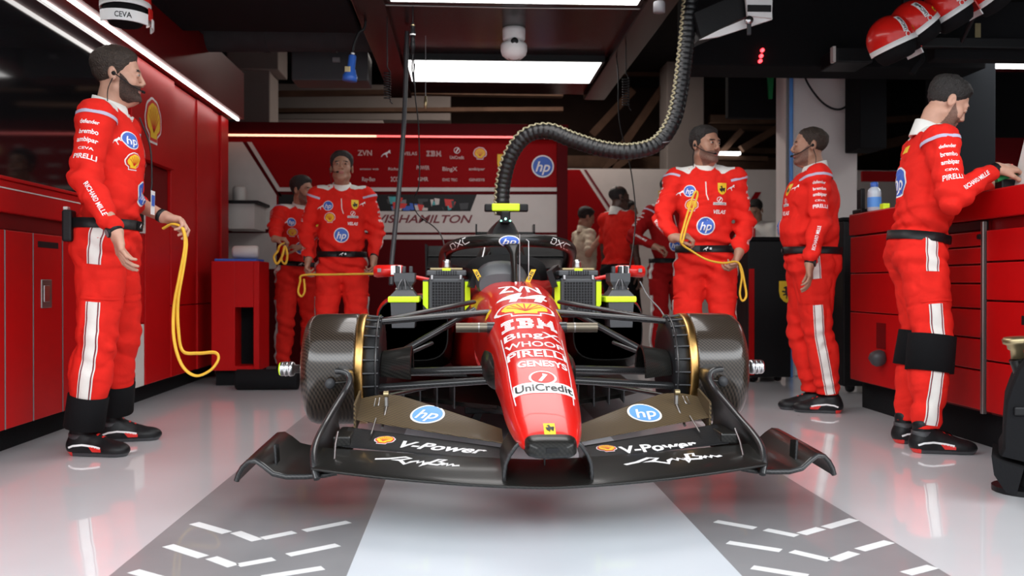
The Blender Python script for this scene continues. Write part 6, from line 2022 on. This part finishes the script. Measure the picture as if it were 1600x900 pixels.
# ---- pan and tilt camera under the rig --------------------------------
r = root('dome_camera', at(803, 60, 6.4), 0, 'white dome surveillance camera under the rig between bright panels', 'camera')
p = at(803, 70, 6.4); p.z = 2.55
m = MB(); m.lathe([(0, 0), (.078, 0), (.080, .02), (.078, .075), (.070, .085), (0, .085)], p, (0, 0, -1), 'white', 28); part('mount', m, r)
m = MB(); c = p + Vector((0, 0, -.10)); m.lathe([(.045, .0), (.084, .004), (.092, .02), (.092, .055), (.082, .085), (.055, .108), (.02, .118), (0, .119)], c, (0, 0, -1), 'white', 28); m.lathe([(.045, -.02), (.045, .005)], c, (0, 0, -1), 'white', 20); part('camera_body', m, r)
m = MB(); m.lathe([(0, .006), (.022, .005), (.026, 0), (.026, -.02)], c + Vector((0, -.088, -.01)), (0, -1, -.2), 'black', 20); m.lathe([(.0425, 0), (.043, .004), (0, .01)], c + Vector((0, -.03, -.103)), (0, -.35, -1), 'black_glass', 20); part('lens', m, r, 'dark lens')

# ---- white flood lamp upper right --------------------------------------
r = root('flood_lamp', at(1150, 40, 5.6), 0, 'tilted flood lamp with white side plates hanging at upper right', 'lamp')
Yf = 5.6
m = MB(); m.prism([at(1093, 62, Yf), at(1125, 46, Yf), at(1206, 12, Yf), at(1207, 30, Yf), at(1124, 57, Yf)], (0, .02, 0), 'white'); part('side_plate', m, r)
m = MB(); m.prism([at(1095, 58, Yf + .02), at(1085, 20, Yf + .02), at(1160, -12, Yf + .02), at(1200, 10, Yf + .02)], (0, .30, 0), 'black'); part('housing', m, r, 'black housing')
m = MB(); m.prism([at(1163, -25, Yf - .03), at(1208, -25, Yf - .03), at(1206, 28, Yf - .03), at(1168, 24, Yf - .03)], (0, .025, 0), 'white')
m.box(at(1168, 18, Yf - .035), at(1205, 8, Yf - .030) + Vector((0, .004, 0)), 'black', .003); part('bracket', m, r)
m = MB(); c = at(1169, 33, Yf - .04); m.lathe([(0, 0), (.024, 0), (.026, .008), (.024, .03), (0, .032)], c, (0, -1, 0), 'silver', 18); m.box(c + Vector((-.012, -.03, -.09)), c + Vector((.012, -.005, .0)), 'dark_grey', .006); part('clamp_knob', m, r)
m = MB(); q = at(1186, -20, Yf); m.cyl((q.x, Yf, q.z - .05), (q.x, Yf, 3.6), .015, 'black'); part('hanger_rod', m, r)
m = MB(); c = at(1030, 3, 5.2); m.lathe([(0, 0), (.03, .0), (.034, .01), (.034, .06), (0, .062)], c, (0, 0, -1), 'mid_grey', 16); m.cyl(c, (c.x, c.y, 3.6), .008, 'black'); thing('pendant_fitting', m, 'small grey fitting hanging right of the nearest bright panel', 'fitting')

# ---- helmets -----------------------------------------------------------
rail = root('helmet_rail', at(1460, 70, 5.45), 0, 'black rail with pegs carrying the red helmets at upper right', 'rail')
a, b = at(1385, 55, 5.42), at(1620, 5, 5.42)
m = MB(); m.box((a.x, 5.40, 2.20), (b.x + .1, 5.45, 2.26), 'black', .006); m.box((a.x + .1, 5.41, 2.24), (a.x + .14, 5.44, 3.6), 'black'); m.box((b.x, 5.41, 2.24), (b.x + .04, 5.44, 3.6), 'black'); part('bar', m, rail)
def helmet(c, tilt, yaw, k, label, txt=True, peg=True, lean=0.0):
    c = Vector(c)
    R = Matrix.Rotation(tilt, 3, 'Y') @ Matrix.Rotation(lean, 3, 'X') @ Matrix.Rotation(yaw, 3, 'Z')
    r = root('helmet', c, 0, label, 'helmet', 'red crew helmets')
    f = lambda x, y, z: c + R @ (Vector((x, y, z)) * k)
    m = MB(); G = []
    for i in range(13):
        t = pi / 2 * i / 12 * 1.18
        G.append([f(.122 * sin(t) * cos(a), .148 * sin(t) * sin(a), .135 * cos(t)) for a in np.linspace(0, 2 * pi, 33)])
    m.sheet(G, .006, 'paint_red', nrm=None); bv = m.bvh()
    D = R @ Vector((0, 1, 0))
    O = f(0, -.4, .035)
    Uv, Vv = R @ Vector((1, 0, 0)), R @ Vector((0, 0, 1))
    # crown sticker reads up the side of the dome
    if txt:
        s1 = move2d(rect2d(.105 * k, .030 * k), 0, .018 * k, radians(80)); 
        decal(m, bv, [(s1, 'lettering_white'), (move2d(textfit('UniCredit', .092 * k, .018 * k, .03), 0, .018 * k, radians(80)), 'lettering_black'), (move2d(ell2d(.016 * k), -.004 * k, -.05 * k), 'lettering_white'), (move2d(ell2d(.011 * k), -.004 * k, -.05 * k), 'logo_red')], O, Uv, Vv, D, .001, .012)
        decal(m, bv, [(move2d(sh_, .068 * k, -.03 * k), mt) for sh_, mt in art_shield(.034 * k)], O, Uv, Vv, D, .001, .012)
    part('shell', m, r, fixn=True)
    m = MB(); secs = []
    for (ra, rb, z) in ((.124, .150, -.052), (.125, .151, -.022), (.118, .144, -.022), (.118, .144, -.052), (.124, .150, -.052)):
        secs.append([f(ra * cos(a), rb * sin(a), z) for a in np.linspace(0, 2 * pi, 33)[:-1]])
    m.loft(secs, 'white', cap=False); part('rim', m, r, 'white rim')
    m = MB(); secs = []
    for (ra, rb, z) in ((.112, .136, -.045), (.105, .125, -.085), (.080, .10, -.125), (.06, .08, -.13)):
        secs.append([f(ra * cos(a), rb * sin(a), z) for a in np.linspace(0, 2 * pi, 25)[:-1]])
    m.loft(secs, 'black_matte'); part('liner', m, r, 'black padded liner')
    m = MB(); secs = []
    m.sheet([[f(.13 * cos(a), .155 * sin(a), z) for z in (-.05, -.08, -.11)] for a in np.linspace(-.5, .7, 8)], .006, 'paint_red')
    c2 = f(.132, 0.0, -.075); part('visor', m, r)
    m = MB()
    m.sheet([[f(.135 * cos(a), .16 * sin(a), z) for z in (-.10, -.125, -.145)] for a in np.linspace(-.3, .5, 6)], .006, 'white'); part('chin_guard', m, r, 'white chin piece')
    if peg:
        m = MB(); m.cyl(c + Vector((0, 0, -.01)), (c.x, 5.42, 2.22), .012, 'black', n=12); part('peg', m, rail)
    return r
for u, v, tl, yw, lb in ((1392, 62, -.42, .2, 'red helmet hanging lowest and furthest left of the cluster'), (1428, 38, -.70, .1, 'red helmet with yellow shield hanging second in the cluster'), (1480, 12, -.60, .0, 'red helmet with broad white rim hanging third in the cluster'), (1540, -14, -.75, .0, 'red helmet cropped by the top frame edge, last of the cluster')):
    p = at(u, v, 5.15); helmet(p, tl, yw, .98, lb)
m = MB(); p = at(1435, 100, 5.30); m.tube(spline([Vector((p.x, 5.40, 2.22)), at(1440, 90, 5.33), at(1430, 105, 5.33), at(1424, 115, 5.33)], 5), .02, 'black_matte', 8); thing('helmet_strap', m, 'black strap dangling under the red helmets', 'strap')
m = MB(); a, b = at(1455, 95, 5.5), at(1545, 30, 5.5); m.box((a.x, 5.46, a.z), (b.x + .35, 5.56, b.z + .1), 'black_matte', .01)
m.box((at(1524, 60, 5.45).x, 5.452, at(1524, 62, 5.45).z), (at(1533, 60, 5.45).x, 5.46, at(1524, 36, 5.45).z), 'brass', .001); m.box((a.x + .1, 5.5, b.z + .09), (a.x + .14, 5.54, 3.6), 'black_matte'); thing('storage_panel', m, 'matt black panel with small yellow strip behind the red helmets', 'panel')
hl = helmet(at(196, 0, 4.75), .0, .3, .98, 'red helmet with white lower band hanging at the top left', False, False)
m = MB(); p = at(196, 0, 4.75)
A_ = [[p + Vector((.124 * 1.05 * cos(a), .15 * sin(a), z)) for z in (-.085, -.11, -.14)] for a in np.linspace(-2.2, -.3, 12)]
m.sheet(A_, .008, 'white'); bv = m.bvh()
decal(m, bv, [(textfit('CEVA', .075, .026, .02), 'lettering_black')], p + Vector((.04, -.5, -.113)), (1, 0, 0), (0, 0, 1), (0, 1, 0), .001, .012); part('chin_band', m, hl, 'white band with lettering')
m = MB(); m.lathe(*[[(.0, .012), (.02, .01), (.024, 0)], p + Vector((0.02, -.15, -.02)), (0, -1, 0)], 'black', 14); part('buckle', m, hl)
m = MB(); m.cyl(p + Vector((-.0, 0, .10)), p + Vector((0, 0, 1.3)), .008, 'black', n=8); part('hanger_rod', m, hl)

# ---- yellow leads held by the crew -------------------------------------
def lead(pts, label, r=.0085, nm='yellow_lead'):
    m = MB(); m.tube(spline(pts, 8), r, 'strap_yellow', 8, squash=.7); return thing(nm, m, label, 'strap', 'yellow retaining leads')
lead([at(255, 357, 4.46), at(270, 350, 4.44), at(286, 358, 4.42), at(289, 385, 4.4), at(281, 430, 4.4), at(272, 480, 4.4), at(272, 530, 4.38), at(284, 570, 4.36), at(305, 587, 4.35), at(328, 579, 4.35), at(341, 562, 4.36), at(336, 551, 4.38), at(310, 552, 4.4), at(286, 549, 4.4), at(279, 520, 4.4), at(278, 470, 4.4), at(287, 415, 4.4), at(291, 380, 4.41), at(286, 358, 4.43)], 'long yellow lead hanging in a loop from the hand of the man with watch', .0095)
lead([at(1066, 380, 5.36), at(1074, 350, 5.36), at(1086, 318, 5.37), at(1090, 303, 5.38), at(1086, 300, 5.38), at(1079, 318, 5.37), at(1069, 352, 5.37), at(1064, 378, 5.37), at(1082, 393, 5.36), at(1105, 406, 5.36), at(1130, 411, 5.38), at(1150, 409, 5.42), at(1158, 418, 5.42), at(1163, 440, 5.42), at(1166, 462, 5.42), at(1160, 470, 5.42), at(1156, 458, 5.42), at(1159, 432, 5.42), at(1155, 412, 5.43)], 'yellow strap looped between both hands of the young man', .009)
lead([at(475, 436, 6.78), at(476, 455, 6.76), at(471, 463, 6.76), at(466, 456, 6.76), at(469, 440, 6.76), at(474, 430, 6.76), at(520, 429, 6.74), at(575, 428, 6.76), at(586, 428, 6.78)], 'yellow strap held taut between the hands of the tall man', .011, 'yellow_strap')
q = PEOPLE['shelf']['hw']['R']
lead([q, at(437, 384, 7.05), at(434, 392, 7.05), at(428, 402, 7.05), at(433, 412, 7.05), at(441, 400, 7.05), at(445, 385, 7.05), at(449, 398, 7.05), at(446, 412, 7.06), at(440, 405, 7.06), q + Vector((0, 0, -.02))], 'coiled yellow lead in the hand of the man behind the cabinet', .009)
# tool in the hand of the bending man
r = root('hand_tool', at(1572, 277, 4.15), 0, 'green and black hand tool held above the workbench', 'tool')
m = MB(); m.tube([at(1556, 281, 4.12), at(1574, 275, 4.12), at(1592, 270, 4.12)], .014, 'green', 10); part('grip', m, r, 'green grip')
m = MB(); p = at(1566, 286, 4.14); m.box(p - Vector((.02, .03, .03)), p + Vector((.05, .03, .015)), 'black', .006); part('tool_body', m, r)

# ---- front corner of the next car at the right edge --------------------
r = root('car_bodywork', (2.12, 3.3, 0), 0, 'black carbon bodywork of another car cut by the right frame edge', 'bodywork')
Ye = 3.15
out = [(1600, 562), (1590, 575), (1579, 600), (1570, 628), (1567, 665), (1566, 700), (1560, 712), (1600, 722)]
X2 = 2.38
secs = []
for yy, sc_, dz in ((Ye, .80, 0), (Ye + .03, .95, 0), (Ye + .1, 1, 0), (Ye + .32, 1, .0), (Ye + .40, .9, 0)):
    prof = [at(u, v, Ye) for u, v in out]
    q = [Vector((p.x * yy / Ye + (1 - sc_) * .06, yy, p.z * (.93 + .07 * sc_))) for p in prof] + [Vector((X2, yy, prof[-1].z + .0)), Vector((X2, yy, prof[0].z + .05))]
    secs.append(q)
m = MB(); m.loft(secs, 'black_matte', smooth=False); part('panel', m, r)
m = MB(); m.prism([at(1549, 713, Ye - .02), at(1566, 722, Ye - .02), at(1600, 732, Ye - .02), at(1588, 774, Ye - .02), at(1572, 770, Ye - .02), at(1553, 742, Ye - .02)], (.17, .28, 0), 'black_matte'); part('fin', m, r)
m = MB(); m.box(at(1586, 650, Ye - .012), at(1606, 636, Ye - .012) + Vector((0, .02, 0)), 'black', .006); part('slot', m, r)
m = MB(); c = at(1590, 560, Ye + .1); m.lathe([(0, 0), (.022, 0), (.022, .03), (.03, .035), (.032, .05), (.044, .055), (.046, .07), (.040, .078), (.02, .08), (0, .08)], c, (-.1, 0, 1), 'brass', 24); m.cyl(c, c + Vector((0.03, .0, -.08)), .03, 'carbon'); part('hub_flange', m, r, 'bronze flange')
m = MB(); m.cyl((2.1, 3.35, 0), (2.1, 3.35, .18), .03, 'black'); m.cyl((2.1, 3.35, 0), (2.1, 3.35, .02), .12, 'black'); part('support_stand', m, r)
